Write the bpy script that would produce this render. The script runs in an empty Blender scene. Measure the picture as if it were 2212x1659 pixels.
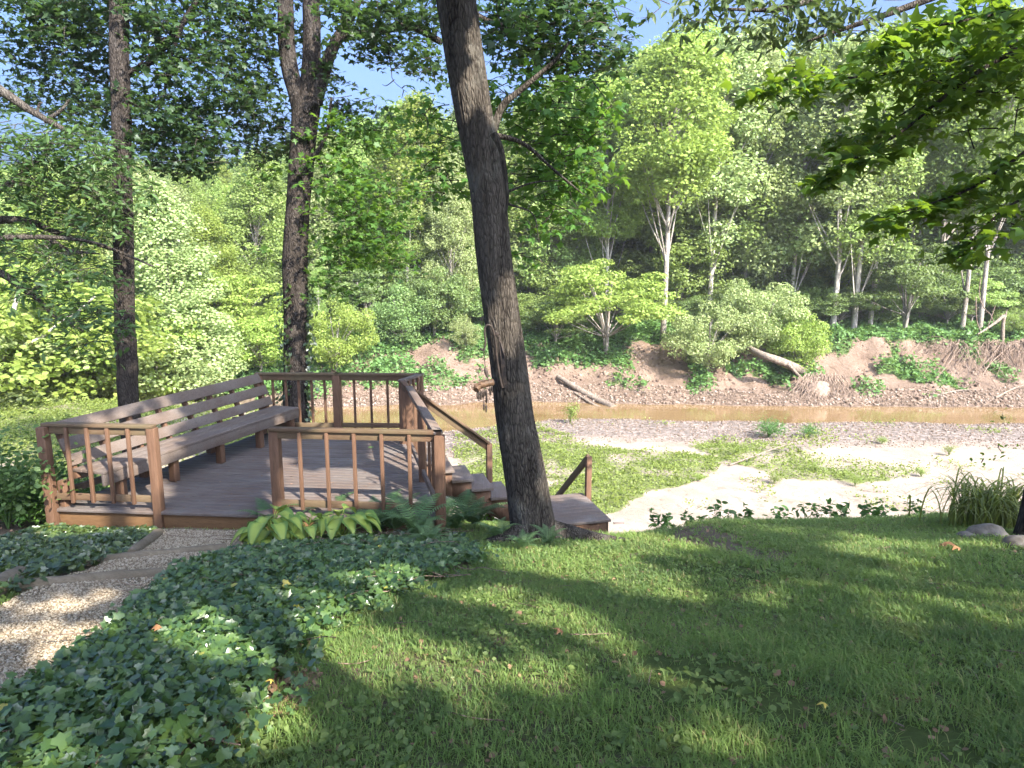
import bpy, math, random
import numpy as np
from math import radians, sin, cos, pi
rng = np.random.default_rng(7)
random.seed(7)
scene = bpy.context.scene
COL = scene.collection

# ------------------------------------------------------------------ camera geometry
FPX, CX, CY, PITCH = 1550.0, 1106.0, 829.5, radians(10.0)
cp, sp = cos(PITCH), sin(PITCH)
def ray(X, Y):
    xc, yc = (X - CX) / FPX, (Y - CY) / FPX
    return np.array([xc, cp - yc * sp, -sp - yc * cp])
def at_z(X, Y, z):
    r = ray(X, Y); return r * (z / r[2])
def at_d(X, Y, d):
    r = ray(X, Y); return r * (d / r[1])
def pxm(d):                       # photo pixels per metre at distance d
    return FPX / d

# ------------------------------------------------------------------ noise
_T = np.random.default_rng(3).random((256, 256))
def vnoise(x, y):
    x = np.asarray(x, float); y = np.asarray(y, float)
    xi = np.floor(x).astype(int); yi = np.floor(y).astype(int)
    fx = x - xi; fy = y - yi
    fx = fx * fx * (3 - 2 * fx); fy = fy * fy * (3 - 2 * fy)
    a = _T[xi & 255, yi & 255]; b = _T[(xi + 1) & 255, yi & 255]
    c = _T[xi & 255, (yi + 1) & 255]; d = _T[(xi + 1) & 255, (yi + 1) & 255]
    return a + (b - a) * fx + (c - a) * fy + (a - b - c + d) * fx * fy
def fbm(x, y, o=4):
    s = 0; a = .5; n = 0
    for i in range(o):
        s = s + a * vnoise(x * 2 ** i + 17 * i, y * 2 ** i + 31 * i); n += a; a *= .5
    return s / n
def sstep(a, b, x):
    t = np.clip((np.asarray(x, float) - a) / (b - a), 0, 1)
    return t * t * (3 - 2 * t)

# ------------------------------------------------------------------ terrain
WATER_Z = -6.5
_py = np.array([-40, -14, -2, 0, 2, 5, 8.6, 9.3, 10.5, 12.2, 13.6, 15, 18, 22, 26, 28])
_pz = np.array([-.2, -.6, -1.3, -1.44, -1.63, -2.37, -3.25, -3.55, -4.5, -5.55, -5.98, -6.08, -6.12, -6.2, -6.32, -6.42])
_near = np.interp(np.arange(-40, 40.01, .05), _py, _pz)
_k = np.ones(13) / 13; _near = np.convolve(np.pad(_near, 6, 'edge'), _k, 'valid')
def yN(x):
    return np.interp(x, [-40, -14, -8, -4, -2, 1.5, 4, 10, 20, 60], [27, 26, 25.2, 25.6, 26.3, 28.4, 28.5, 28.1, 27.7, 27]) + .9 * (fbm(np.asarray(x, float) * .45, 3.3, 3) - .5)
def yF(x):
    return np.interp(x, [-40, -10, -3, 1, 6, 20, 60], [30.8, 31.0, 31.6, 32.3, 31.7, 30.9, 30.5]) + 1.0 * (fbm(np.asarray(x, float) * .6, 9.3, 4) - .5)
_bx = np.array([-3, 0, .25, 1.2, 2.6, 4.0, 4.8, 7, 15, 30, 55, 95, 200])
_bz = np.array([-6.8, -6.5, -6.4, -6.05, -5.5, -4.9, -4.45, -3.9, -3.3, -1.0, 5.0, 12, 16])
_bzr = np.array([-6.8, -6.5, -6.38, -6.1, -5.75, -5.2, -4.0, -3.75, -3.4, -2.2, 2.0, 9, 14])
def ground(x, y):
    x = np.asarray(x, float); y = np.asarray(y, float)
    crest = .35 * (vnoise(x * .35 + 5, 2.5) - .5) * sstep(.2, 1.5, np.abs(x - 0.3) )
    z = np.interp(y - crest, np.arange(-40, 40.01, .05), _near)
    z = z + (.10 * (fbm(x * .5, y * .5, 3) - .5) + .03 * (fbm(x * 2.3, y * 2.3, 2) - .5)) * (y < 12.5)
    z = z - .24 * np.exp(-((x - 1.25) / .8) ** 2) * sstep(7.0, 8.5, y) * (y < 12)
    # left flank falls a little to the left of the deck
    z = z - .25 * sstep(-6, -10, x) * (y < 14)
    mound = 1.15 * sstep(-4, -10, x) * sstep(14, 21, y) * (1 - sstep(28, 30, y))
    sand = z + mound + .22 * (fbm(x * .22 + 9, y * .3, 3) - .5) * sstep(13, 15, y) * (1 - sstep(24, 28, y))
    t = y - yN(x)
    sand = np.where(t > -.6, sand + (-6.8 - sand) * sstep(-.6, 1.2, t), sand)
    u = y - yF(x)
    rw = sstep(4, 9, x)
    u2 = u + (1 - 0) * 1.1 * (fbm(x * .33 + 40, y * .05, 3) - .5) * sstep(.8, 3, u)
    far = np.interp(u2, _bx, _bz) * (1 - rw) + np.interp(u2, _bx, _bzr) * rw
    far = far + .45 * (fbm(x * .8, y * .8, 3) - .5) * sstep(.5, 3, u) + .22 * (fbm(x * 2.2, y * 2.6, 3) - .5) * sstep(.0, 1, u)
    far = far - .35 * np.abs(fbm(x * 1.1 + 7, y * .35, 3) - .5) * 2 * sstep(.8, 2, u) * (1 - sstep(5, 7, u))
    far = far + 2.5 * sstep(-12, -24, x) * sstep(3, 14, u)
    m = .5 * (yN(x) + yF(x))
    return np.where(y < m, sand, far)
def g1(x, y): return float(ground(x, y))
def at_g(X, Y, t0=1.2, t1=90):
    r = ray(X, Y)
    ts = np.concatenate([np.arange(t0, 14, .02), np.arange(14, t1, .08)])
    p = r[None] * ts[:, None]
    d = p[:, 2] - ground(p[:, 0], p[:, 1])
    i = int(np.argmax(d < 0))
    if not (d < 0).any(): i = len(ts) - 1
    return r * ts[i]
def poly_g(pts): return np.array([at_g(X, Y)[:2] for X, Y in pts])
def inpoly(px, py, poly):
    px = np.asarray(px); py = np.asarray(py); c = np.zeros(px.shape, bool)
    n = len(poly); j = n - 1
    for i in range(n):
        xi, yi = poly[i]; xj, yj = poly[j]
        with np.errstate(divide='ignore', invalid='ignore'):
            c ^= ((yi > py) != (yj > py)) & (px < (xj - xi) * (py - yi) / (yj - yi + 1e-12) + xi)
        j = i
    return c

# ------------------------------------------------------------------ mesh helpers
def fast_mesh(name, parts, smooth=False):
    """parts: list of (V (n,3), F (m,k)) -> mesh"""
    Vs, loops, totals = [], [], []
    off = 0
    for V, Fc in parts:
        V = np.asarray(V, np.float32); Fc = np.asarray(Fc, np.int64)
        if len(V) == 0 or len(Fc) == 0: continue
        Vs.append(V); loops.append((Fc + off).ravel()); totals.append(np.full(len(Fc), Fc.shape[1])); off += len(V)
    V = np.concatenate(Vs); L = np.concatenate(loops).astype(np.int32); T = np.concatenate(totals).astype(np.int32)
    S = np.concatenate([[0], np.cumsum(T)[:-1]]).astype(np.int32)
    me = bpy.data.meshes.new(name)
    me.vertices.add(len(V)); me.vertices.foreach_set('co', V.ravel())
    me.loops.add(len(L)); me.loops.foreach_set('vertex_index', L)
    me.polygons.add(len(T)); me.polygons.foreach_set('loop_start', S)
    try: me.polygons.foreach_set('loop_total', T)
    except Exception: pass
    me.update(calc_edges=True)
    if smooth: me.polygons.foreach_set('use_smooth', np.ones(len(T), bool))
    return me
def link(name, me, mat=None, parent=None, loc=None):
    o = bpy.data.objects.new(name, me); COL.objects.link(o)
    if mat is not None:
        for m in (mat if isinstance(mat, (list, tuple)) else [mat]): me.materials.append(m)
    if parent is not None: o.parent = parent
    if loc is not None: o.location = loc
    return o
def empty(name, loc=(0, 0, 0), rz=0, label=None, cat=None, group=None):
    o = bpy.data.objects.new(name, None); COL.objects.link(o)
    o.location = loc; o.rotation_euler = (0, 0, rz); o.empty_display_size = .1
    return tag(o, label, cat, group)
def tag(o, label=None, cat=None, group=None, kind=None):
    if label: o['label'] = label
    if cat: o['category'] = cat
    if group: o['group'] = group
    if kind: o['kind'] = kind
    return o
def copy_tree(o, parent=None):
    c = o.copy(); COL.objects.link(c)
    if parent is not None: c.parent = parent
    for ch in o.children: copy_tree(ch, c)
    return c
class MB:
    def __init__(s): s.p = []
    def add(s, V, Fc): s.p.append((np.asarray(V, float), np.asarray(Fc))); return s
    def hexa(s, c8):
        s.p.append((np.array(c8, float), np.array([(0, 3, 2, 1), (4, 5, 6, 7), (0, 1, 5, 4), (1, 2, 6, 5), (2, 3, 7, 6), (3, 0, 4, 7)]))); return s
    def beam(s, p0, p1, w, h, up=(0, 0, 1), roll=0):
        """box from p0 to p1, w across, h along up"""
        p0 = np.array(p0, float); p1 = np.array(p1, float)
        d = p1 - p0; d /= np.linalg.norm(d); up = np.array(up, float)
        side = np.cross(d, up); side /= np.linalg.norm(side); u = np.cross(side, d)
        if roll: side, u = side * cos(roll) + u * sin(roll), u * cos(roll) - side * sin(roll)
        a = side * w / 2; b = u * h / 2
        return s.hexa([p0 - a - b, p0 + a - b, p1 + a - b, p1 - a - b, p0 - a + b, p0 + a + b, p1 + a + b, p1 - a + b])
    def build(s, name, mat, parent=None, bevel=0, smooth=False, origin=None):
        me = fast_mesh(name, s.p, smooth)
        o = link(name, me, mat, parent)
        if bevel:
            b = o.modifiers.new('bevel', 'BEVEL'); b.width = bevel; b.segments = 2; b.limit_method = 'ANGLE'
        return o
def tube(path, radii, n=8, ridge=0, flare=0, seed=0, cap=True, ridgef=9, lobes=5, flare_h=.3):
    P = np.array(path, float); R = np.array(radii, float) * np.ones(len(P))
    T = np.gradient(P, axis=0); T /= np.linalg.norm(T, axis=1)[:, None] + 1e-9
    ref = np.array([1., 0, 0]) if abs(T[0][0]) < .8 else np.array([0, 1., 0])
    U = np.zeros_like(P); Wv = np.zeros_like(P)
    u = ref - T[0] * ref.dot(T[0]); u /= np.linalg.norm(u)
    for i in range(len(P)):
        u = u - T[i] * u.dot(T[i]); u /= np.linalg.norm(u) + 1e-9
        U[i] = u; Wv[i] = np.cross(T[i], u)
    th = np.arange(n) / n * 2 * pi
    s = np.concatenate([[0], np.cumsum(np.linalg.norm(np.diff(P, axis=0), axis=1))])
    RR = R[:, None] * np.ones((1, n))
    if ridge:
        S = s[:, None] * np.ones((1, n)); TH = th[None] * np.ones((len(P), 1))
        a = fbm(ridgef * (np.cos(TH) + 2) + seed, ridgef * (np.sin(TH) + 2) + S * 1.3, 3) - .5
        b = fbm(1.5 * np.cos(TH) + seed + 5, 1.5 * np.sin(TH) + S * .5 + 9, 2) - .5
        RR = RR * (1 + ridge * a * 2 + ridge * 1.2 * b)
    if flare:
        f = np.exp(-s / flare_h)[:, None]
        RR = RR * (1 + flare * f * (.65 + .55 * np.cos(lobes * th[None] + seed) + .25 * np.cos(3 * th[None] + 2 * seed)))
    V = P[:, None] + RR[:, :, None] * (U[:, None] * np.cos(th)[None, :, None] + Wv[:, None] * np.sin(th)[None, :, None])
    V = V.reshape(-1, 3)
    i = np.arange(len(P) - 1)[:, None] * n; j = np.arange(n)[None]; j2 = (j + 1) % n
    Fq = np.stack([i + j, i + j2, i + n + j2, i + n + j], -1).reshape(-1, 4)
    out = [(V, Fq)]
    if cap:
        out.append((V[-n:], np.arange(n)[None])); out.append((V[:n][::-1], np.arange(n)[None]))
    return out
def spline(pts, n=30):
    P = np.array(pts, float); k = len(P)
    if k == 2: return P[0] + (P[1] - P[0]) * np.linspace(0, 1, n)[:, None]
    t = np.linspace(0, k - 1, n); out = []
    for tt in t:
        i = min(int(tt), k - 2); f = tt - i
        p0 = P[max(i - 1, 0)] if i > 0 else 2 * P[0] - P[1]
        p1, p2 = P[i], P[i + 1]
        p3 = P[i + 2] if i + 2 < k else 2 * P[-1] - P[-2]
        out.append(.5 * (2 * p1 + (p2 - p0) * f + (2 * p0 - 5 * p1 + 4 * p2 - p3) * f * f + (3 * p1 - p0 - 3 * p2 + p3) * f ** 3))
    return np.array(out)

# ------------------------------------------------------------------ leaf templates  (tip along +y, normal +z)
def fan(outline, zc=0.0, z=None):
    o = np.array(outline, float); n = len(o)
    V = np.zeros((n + 1, 3)); V[1:, :2] = o; V[0, 1] = .35; V[0, 2] = zc
    if z is not None: V[1:, 2] = z
    Fc = np.array([(0, 1 + i, 1 + (i + 1) % n) for i in range(n)])
    return V, Fc
MAPLE = fan([(0, 0), (.28, -.05), (.2, .16), (.52, .38), (.2, .5), (.0, 1.0), (-.2, .5), (-.52, .38), (-.2, .16), (-.28, -.05)],
            .05, [0, -.05, .02, -.12, .03, -.10, .03, -.12, .02, -.05])
IVY = fan([(0, 0.05), (.30, -.10), (.46, .12), (.36, .30), (.40, .55), (.16, .62), (0, 1.0), (-.16, .62), (-.40, .55), (-.36, .30), (-.46, .12), (-.30, -.10)],
          -.05, [0, .02, .05, .05, .04, .02, -.08, .02, .04, .05, .05, .02])
OVATE = (np.array([(0, 0, 0), (.24, .35, .05), (.2, .7, .03), (0, 1, -.1), (-.2, .7, .03), (-.24, .35, .05), (0, .5, -.03)], float),
         np.array([(0, 1, 6), (1, 2, 6), (2, 3, 6), (3, 4, 6), (4, 5, 6), (5, 0, 6)]))
LONG = (np.array([(0, 0, 0), (.15, .35, .04), (.13, .7, .0), (0, 1, -.16), (-.13, .7, .0), (-.15, .35, .04), (0, .5, -.03)], float), OVATE[1])
DIAM = (np.array([(0, 0, 0), (.36, .45, .06), (0, 1, -.05), (-.36, .45, .06)], float), np.array([(0, 1, 2, 3)]))
KITE = (np.array([(0, 0, 0), (.33, .3, .05), (.3, .7, 0), (0, 1, -.06), (-.3, .7, 0), (-.33, .3, .05)], float), np.array([(0, 1, 2, 3), (0, 3, 4, 5)]))
def norm(a): return a / (np.linalg.norm(a, axis=-1, keepdims=True) + 1e-9)
def place(tpl, P, Nrm, Dir, S):
    """many copies of one template; Nrm = blade normal, Dir = tip direction"""
    V0, F0 = tpl; n = len(P)
    Nn = norm(Nrm); D = Dir - Nn * (Dir * Nn).sum(-1, keepdims=True); D = norm(D); X = np.cross(D, Nn)
    S = np.asarray(S, float).reshape(-1, 1, 1)
    V = P[:, None] + S * (V0[None, :, :1] * X[:, None] + V0[None, :, 1:2] * D[:, None] + V0[None, :, 2:3] * Nn[:, None])
    Fc = F0[None] + (np.arange(n) * len(V0))[:, None, None]
    return V.reshape(-1, 3), Fc.reshape(-1, F0.shape[1])
def rand_dir(n, zs=1.0):
    v = rng.normal(size=(n, 3)); v[:, 2] *= zs; return norm(v)
def leaves_at(tpl, P, size, tilt=.5, jit=.3, droop=.2):
    n = len(P)
    Nn = rng.normal(size=(n, 3)) * tilt; Nn[:, 2] += 1
    D = rng.normal(size=(n, 3)); D[:, 2] = D[:, 2] * .3 - droop
    return place(tpl, P, Nn, D, size * (1 + jit * (rng.random(n) * 2 - 1)))
def ball(n, shell=0.0):
    v = norm(rng.normal(size=(n, 3))); r = (shell + (1 - shell) * rng.random(n)) ** (1 / 3.)
    return v * r[:, None]
def spray_points(c, rad, n, per=12, L=.5, flat=.12):
    """leaves strung on short, slightly drooping twigs inside an ellipsoid"""
    m = max(1, n // per)
    o = np.array(c) + ball(m) * np.array(rad)
    d = rng.normal(size=(m, 3)); d[:, 2] = d[:, 2] * .25 - .18; d = norm(d)
    t = rng.random((m, per))
    P = o[:, None] + d[:, None] * (t[..., None] * L) + rng.normal(size=(m, per, 3)) * np.array([.09, .09, flat * .5])
    tw = (o, o + d * L)
    return P.reshape(-1, 3), tw
# ------------------------------------------------------------------ materials
class NT:
    def __init__(s, name):
        s.m = bpy.data.materials.new(name); s.m.use_nodes = True
        s.t = s.m.node_tree; s.t.nodes.clear()
        s.out = s.n('ShaderNodeOutputMaterial')
    def n(s, kind, **kw):
        nd = s.t.nodes.new(kind)
        for k, v in kw.items():
            if k in nd.inputs.keys(): nd.inputs[k].default_value = v
            else: setattr(nd, k, v)
        return nd
    def l(s, a, b): s.t.links.new(a, b)
    def coords(s, scale=(1, 1, 1), kind='Object', rot=(0, 0, 0)):
        tc = s.n('ShaderNodeTexCoord'); mp = s.n('ShaderNodeMapping')
        mp.inputs['Scale'].default_value = scale; mp.inputs['Rotation'].default_value = rot
        s.l(tc.outputs[kind], mp.inputs['Vector']); return mp.outputs['Vector']
    def noise(s, vec, scale, detail=5, rough=.6, dist=0):
        nd = s.n('ShaderNodeTexNoise'); nd.inputs['Scale'].default_value = scale; nd.inputs['Detail'].default_value = detail
        nd.inputs['Roughness'].default_value = rough; nd.inputs['Distortion'].default_value = dist
        if vec is not None: s.l(vec, nd.inputs['Vector'])
        return nd.outputs['Fac']
    def voro(s, vec, scale, feature='F1', out='Distance'):
        nd = s.n('ShaderNodeTexVoronoi'); nd.feature = feature; nd.inputs['Scale'].default_value = scale
        if vec is not None: s.l(vec, nd.inputs['Vector'])
        return nd.outputs[out]
    def ramp(s, fac, stops):
        nd = s.n('ShaderNodeValToRGB'); e = nd.color_ramp.elements
        while len(e) < len(stops): e.new(.5)
        for i, (p, c) in enumerate(stops):
            e[i].position = p; e[i].color = (c[0], c[1], c[2], 1) if hasattr(c, '__len__') else (c, c, c, 1)
        s.l(fac, nd.inputs['Fac']); return nd.outputs['Color']
    def mix(s, fac, a, b, mode='MIX'):
        nd = s.n('ShaderNodeMix'); nd.data_type = 'RGBA'; nd.blend_type = mode
        for i, v in ((0, fac), (6, a), (7, b)):
            if hasattr(v, 'is_linked'): s.l(v, nd.inputs[i])
            elif i == 0: nd.inputs[0].default_value = v
            else: nd.inputs[i].default_value = (v[0], v[1], v[2], 1)
        return nd.outputs[2]
    def math(s, op, a, b=None):
        nd = s.n('ShaderNodeMath'); nd.operation = op
        for i, v in ((0, a), (1, b)):
            if v is None: continue
            if hasattr(v, 'is_linked'): s.l(v, nd.inputs[i])
            else: nd.inputs[i].default_value = v
        return nd.outputs[0]
    def bump(s, h, strength=.5, dist=.02):
        nd = s.n('ShaderNodeBump'); nd.inputs['Strength'].default_value = strength; nd.inputs['Distance'].default_value = dist
        s.l(h, nd.inputs['Height']); return nd.outputs['Normal']
    def pbsdf(s, col, rough=.8, normal=None, spec=.3, out=True):
        nd = s.n('ShaderNodeBsdfPrincipled')
        if hasattr(col, 'is_linked'): s.l(col, nd.inputs['Base Color'])
        else: nd.inputs['Base Color'].default_value = (*col, 1)
        if hasattr(rough, 'is_linked'): s.l(rough, nd.inputs['Roughness'])
        else: nd.inputs['Roughness'].default_value = rough
        nd.inputs['Specular IOR Level'].default_value = spec
        if normal is not None: s.l(normal, nd.inputs['Normal'])
        if out: s.l(nd.outputs[0], s.out.inputs['Surface'])
        return nd
def leaf_mat(name, c1, c2, trans=(.20, .30, .03), tf=.42, rough=.5, spec=.3, yellow=0, patch=None):
    s = NT(name)
    g = s.n('ShaderNodeNewGeometry')
    r = g.outputs['Random Per Island']
    oi = s.n('ShaderNodeObjectInfo')
    col = s.mix(r, c1, c2)
    if yellow: col = s.mix(s.ramp(r, [(1 - yellow, 0.), (1 - yellow + .004, 1.)]), col, (.42, .33, .05))
    if patch:
        v = s.coords(); col = s.mix(s.ramp(s.noise(v, patch[2], 6, .7), [(.42, 0.), (.66, .85)]), col, patch[0]); col = s.mix(s.ramp(s.noise(v, patch[2] * 2.7, 5, .7), [(.52, 0.), (.70, .8)]), col, patch[1])
        col = s.mix(s.ramp(r, [(.92, 0.), (.94, .9)]), col, (.28, .24, .11))
    hs = s.n('ShaderNodeHueSaturation')
    s.l(s.math('ADD', s.math('MULTIPLY', oi.outputs['Random'], .5), .78), hs.inputs['Value'])
    s.l(s.math('ADD', s.math('MULTIPLY', oi.outputs['Random'], .03), .485), hs.inputs['Hue'])
    s.l(col, hs.inputs['Color']); col = hs.outputs['Color']
    p = s.pbsdf(col, rough, spec=spec, out=False)
    t = s.n('ShaderNodeBsdfTranslucent')
    s.l(s.mix(.75, col, trans), t.inputs['Color'])
    mx = s.n('ShaderNodeMixShader'); mx.inputs[0].default_value = tf
    s.l(p.outputs[0], mx.inputs[1]); s.l(t.outputs[0], mx.inputs[2]); s.l(mx.outputs[0], s.out.inputs['Surface'])
    return s.m
def bark_mat(name, c_dark, c_light, lichen=None, scale=1.0, bump=.8, la=.55):
    s = NT(name)
    v = s.coords((1, 1, .26))
    a = s.noise(v, 30 * scale, 6, .7, .8)
    b = s.voro(v, 38 * scale, 'DISTANCE_TO_EDGE')
    h = s.math('ADD', s.math('MULTIPLY', a, .7), s.math('MULTIPLY', s.ramp(b, [(0, 0.), (.28, 1.)]), .55))
    big = s.noise(s.coords((1, 1, .12)), 9 * scale, 5, .65, 1.2)
    h = s.math('ADD', s.math('MULTIPLY', h, .62), s.math('MULTIPLY', s.ramp(big, [(.36, 0.), (.60, 1.)]), .42))
    col = s.ramp(h, [(.25, c_dark), (.85, c_light)])
    if lichen:
        v2 = s.coords((1, 1, .45))
        n2 = s.noise(v2, 4.0, 6, .7)
        col = s.mix(s.ramp(n2, [(la, 0.), (la + .14, .75)]), col, lichen)
    nr = s.bump(h, bump, .055)
    s.pbsdf(col, .95, nr, .1)
    return s.m
def wood_mat(name, c1, c2, axis='x', gray=None, amount=.5, rough=.75):
    s = NT(name)
    sc = {'x': (.08, 1, 1), 'y': (1, .08, 1), 'z': (1, 1, .08)}[axis]
    v = s.coords(sc)
    n = s.noise(v, 38, 6, .65, .3)
    n2 = s.noise(v, 140, 3, .6)
    g = s.n('ShaderNodeNewGeometry')
    col = s.mix(s.ramp(n, [(.3, 0.), (.72, 1.)]), c1, c2)
    col = s.mix(s.math('MULTIPLY', g.outputs['Random Per Island'], .45), col, [x * .55 for x in c1])
    if gray is not None:
        v3 = s.coords((.6, .6, .6))
        n3 = s.noise(v3, 2.6, 6, .7)
        col = s.mix(s.math('MULTIPLY', s.ramp(n3, [(.5 - amount * .35, 1.), (.8 - amount * .3, .0)]), .85), col, gray)
    col = s.mix(s.math('MULTIPLY', s.ramp(n2, [(.35, 1.), (.5, 0.)]), .35), col, [x * .35 for x in c1])
    nr = s.bump(n, .25, .01)
    s.pbsdf(col, rough, nr, .25)
    return s.m

M = {}
BR1, BR2 = (.112, .062, .037), (.175, .104, .064)
M['rail'] = wood_mat('stained_rail', BR1, BR2, 'x', (.125, .105, .058), .5)
M['railz'] = wood_mat('stained_post', (.115, .062, .037), (.18, .102, .062), 'z')
M['cap'] = wood_mat('weathered_cap', (.20, .16, .13), (.33, .28, .24), 'y', (.16, .10, .07), .35)
M['board'] = wood_mat('weathered_deck_board', (.115, .098, .088), (.245, .22, .20), 'x', (.12, .085, .068), .3)
M['tread'] = wood_mat('tread_board', (.13, .112, .10), (.235, .21, .195), 'y', (.12, .085, .065), .25)
M['bench'] = wood_mat('bench_board', (.10, .066, .047), (.165, .118, .09), 'y', (.16, .135, .118), .3)
M['skirt'] = wood_mat('skirt_board', (.135, .074, .034), (.19, .108, .05), 'x')
M['log'] = wood_mat('timber_edging', (.17, .135, .09), (.33, .27, .19), 'x', (.10, .08, .055), .5, .9)
M['bark_gray'] = bark_mat('gray_bark', (.024, .0195, .016), (.115, .098, .080), (.19, .178, .15), 1.0, .9, .55)
M['bark_dark'] = bark_mat('dark_bark', (.016, .013, .0115), (.074, .061, .051), (.12, .104, .09), 1.1, .9, .56)
M['bark_far'] = bark_mat('far_bark', (.10, .085, .07), (.32, .28, .235), (.45, .42, .37), .7, .5, .5)
M['bark_pale'] = bark_mat('pale_bark', (.20, .175, .145), (.44, .40, .345), (.58, .54, .48), .6, .3, .5)
M['deadwood'] = bark_mat('dead_wood', (.10, .075, .057), (.27, .22, .17), None, .8, .6)
M['root'] = bark_mat('root_wood', (.10, .07, .05), (.30, .22, .165), None, .8, .6)
# foliage
LM = 1.45
def _leaf(f):
    def g(name, c1, c2, trans=(.20, .30, .03), *a, **k): return f(name, [x * LM for x in c1], [x * LM for x in c2], [x * 1.2 for x in trans], *a, **k)
    return g
leaf_mat = _leaf(leaf_mat)
M['maple'] = leaf_mat('maple_leaf', (.030, .070, .016), (.060, .120, .024), (.20, .34, .03), .45)
M['maple_shaded'] = leaf_mat('shaded_maple_leaf', (.017, .036, .017), (.034, .060, .024), (.11, .20, .035), .36, .45)  # maple leaf with the shade of the upper crowns put into its colour
M['maple_near'] = leaf_mat('near_maple_leaf', (.026, .060, .010), (.055, .110, .016), (.22, .33, .02), .5)
M['hickory'] = leaf_mat('hickory_leaf', (.040, .068, .026), (.070, .105, .036), (.14, .2, .04), .33)
M['beech'] = leaf_mat('beech_leaf', (.034, .072, .026), (.072, .130, .040), (.16, .26, .05), .36, .42)
M['ivy'] = leaf_mat('ivy_leaf', (.016, .038, .012), (.066, .104, .026), (.14, .21, .03), .2, .28, .7, .003)
M['fern'] = leaf_mat('fern_frond', (.030, .060, .022), (.060, .105, .036), (.12, .2, .04), .3)
M['fernb'] = leaf_mat('pale_fern_frond', (.050, .085, .035), (.095, .150, .060), (.16, .26, .06), .35)
M['shrub'] = leaf_mat('shrub_leaf', (.030, .066, .016), (.065, .125, .030), (.12, .26, .04), .38, .45)
M['shrubl'] = leaf_mat('bright_shrub_leaf', (.060, .125, .022), (.105, .185, .034), (.22, .36, .04), .42)
M['weed'] = leaf_mat('sandbar_weed', (.082, .115, .026), (.145, .175, .042), (.26, .36, .05), .38)
M['cover'] = leaf_mat('bank_cover_leaf', (.046, .092, .026), (.095, .155, .045), (.17, .28, .05), .35)
M['grass'] = leaf_mat('grass_blade', (.078, .125, .034), (.165, .230, .058), (.30, .40, .08), .46, .55, .3, 0, ((.062, .112, .045), (.165, .175, .062), .9))
M['clover'] = leaf_mat('lawn_weed_leaf', (.075, .125, .034), (.145, .205, .060), (.2, .3, .05), .35)
M['lily'] = leaf_mat('strap_leaf', (.075, .11, .026), (.15, .185, .045), (.24, .29, .04), .35)
FAR = {
 'y': leaf_mat('yellow_green_canopy', (.120, .168, .034), (.195, .245, .055), (.30, .39, .07), .46),
 'm': leaf_mat('mid_green_canopy', (.105, .150, .042), (.185, .240, .068), (.29, .39, .08), .45),
 'p': leaf_mat('pale_green_canopy', (.135, .175, .066), (.235, .275, .115), (.32, .39, .11), .42),
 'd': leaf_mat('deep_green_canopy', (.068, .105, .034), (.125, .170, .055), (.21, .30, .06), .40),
}
def hosta_mat():
    s = NT('hosta_leaf')
    at = s.n('ShaderNodeAttribute'); at.attribute_name = 'edge'
    w = s.n('ShaderNodeTexWave'); w.inputs['Scale'].default_value = 3
    col = s.mix(s.ramp(at.outputs['Fac'], [(.45, 0.), (.75, 1.)]), (.34, .42, .085), (.12, .215, .05))
    p = s.pbsdf(col, .42, spec=.35, out=False)
    t = s.n('ShaderNodeBsdfTranslucent'); t.inputs['Color'].default_value = (.36, .46, .08, 1)
    mx = s.n('ShaderNodeMixShader'); mx.inputs[0].default_value = .3
    s.l(p.outputs[0], mx.inputs[1]); s.l(t.outputs[0], mx.inputs[2]); s.l(mx.outputs[0], s.out.inputs['Surface'])
    return s.m
M['hosta'] = hosta_mat()
def flat_mat(name, c1, c2, scale=20, rough=.85, bump=.3, spec=.2):
    s = NT(name); v = s.coords(); n = s.noise(v, scale, 5, .6)
    col = s.mix(s.ramp(n, [(.35, 0.), (.65, 1.)]), c1, c2)
    s.pbsdf(col, rough, s.bump(n, bump, .02), spec); return s.m
M['rock'] = flat_mat('rock', (.085, .072, .058), (.21, .185, .155), 9)
M['iron'] = flat_mat('rusty_iron', (.018, .014, .012), (.06, .042, .032), 30, .7, .2, .4)
M['oldwood'] = flat_mat('old_brown_wood', (.05, .030, .018), (.13, .075, .042), 25, .6, .4, .3)
M['deadleaf'] = flat_mat('dead_leaf', (.30, .14, .06), (.45, .24, .11), 30)
M['yellowleaf'] = flat_mat('yellow_leaf', (.50, .36, .06), (.62, .48, .12), 30)
M['litter'] = leaf_mat('leaf_litter', (.10, .062, .036), (.24, .15, .09), (.2, .12, .05), .15, .8)
M['cutend'] = flat_mat('cut_wood_end', (.26, .20, .14), (.40, .33, .25), 30)
def pebble_mat(name, cols):
    s = NT(name); g = s.n('ShaderNodeNewGeometry')
    col = s.ramp(g.outputs['Random Per Island'], cols)
    s.pbsdf(col, .85, None, .2); return s.m
M['pebble'] = pebble_mat('path_pebble', [(0, (.14, .105, .066)), (.3, (.25, .195, .13)), (.6, (.36, .295, .205)), (1, (.48, .42, .32))])
M['stone'] = pebble_mat('bank_stone', [(0, (.085, .06, .042)), (.5, (.17, .12, .086)), (1, (.28, .225, .18))])
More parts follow.
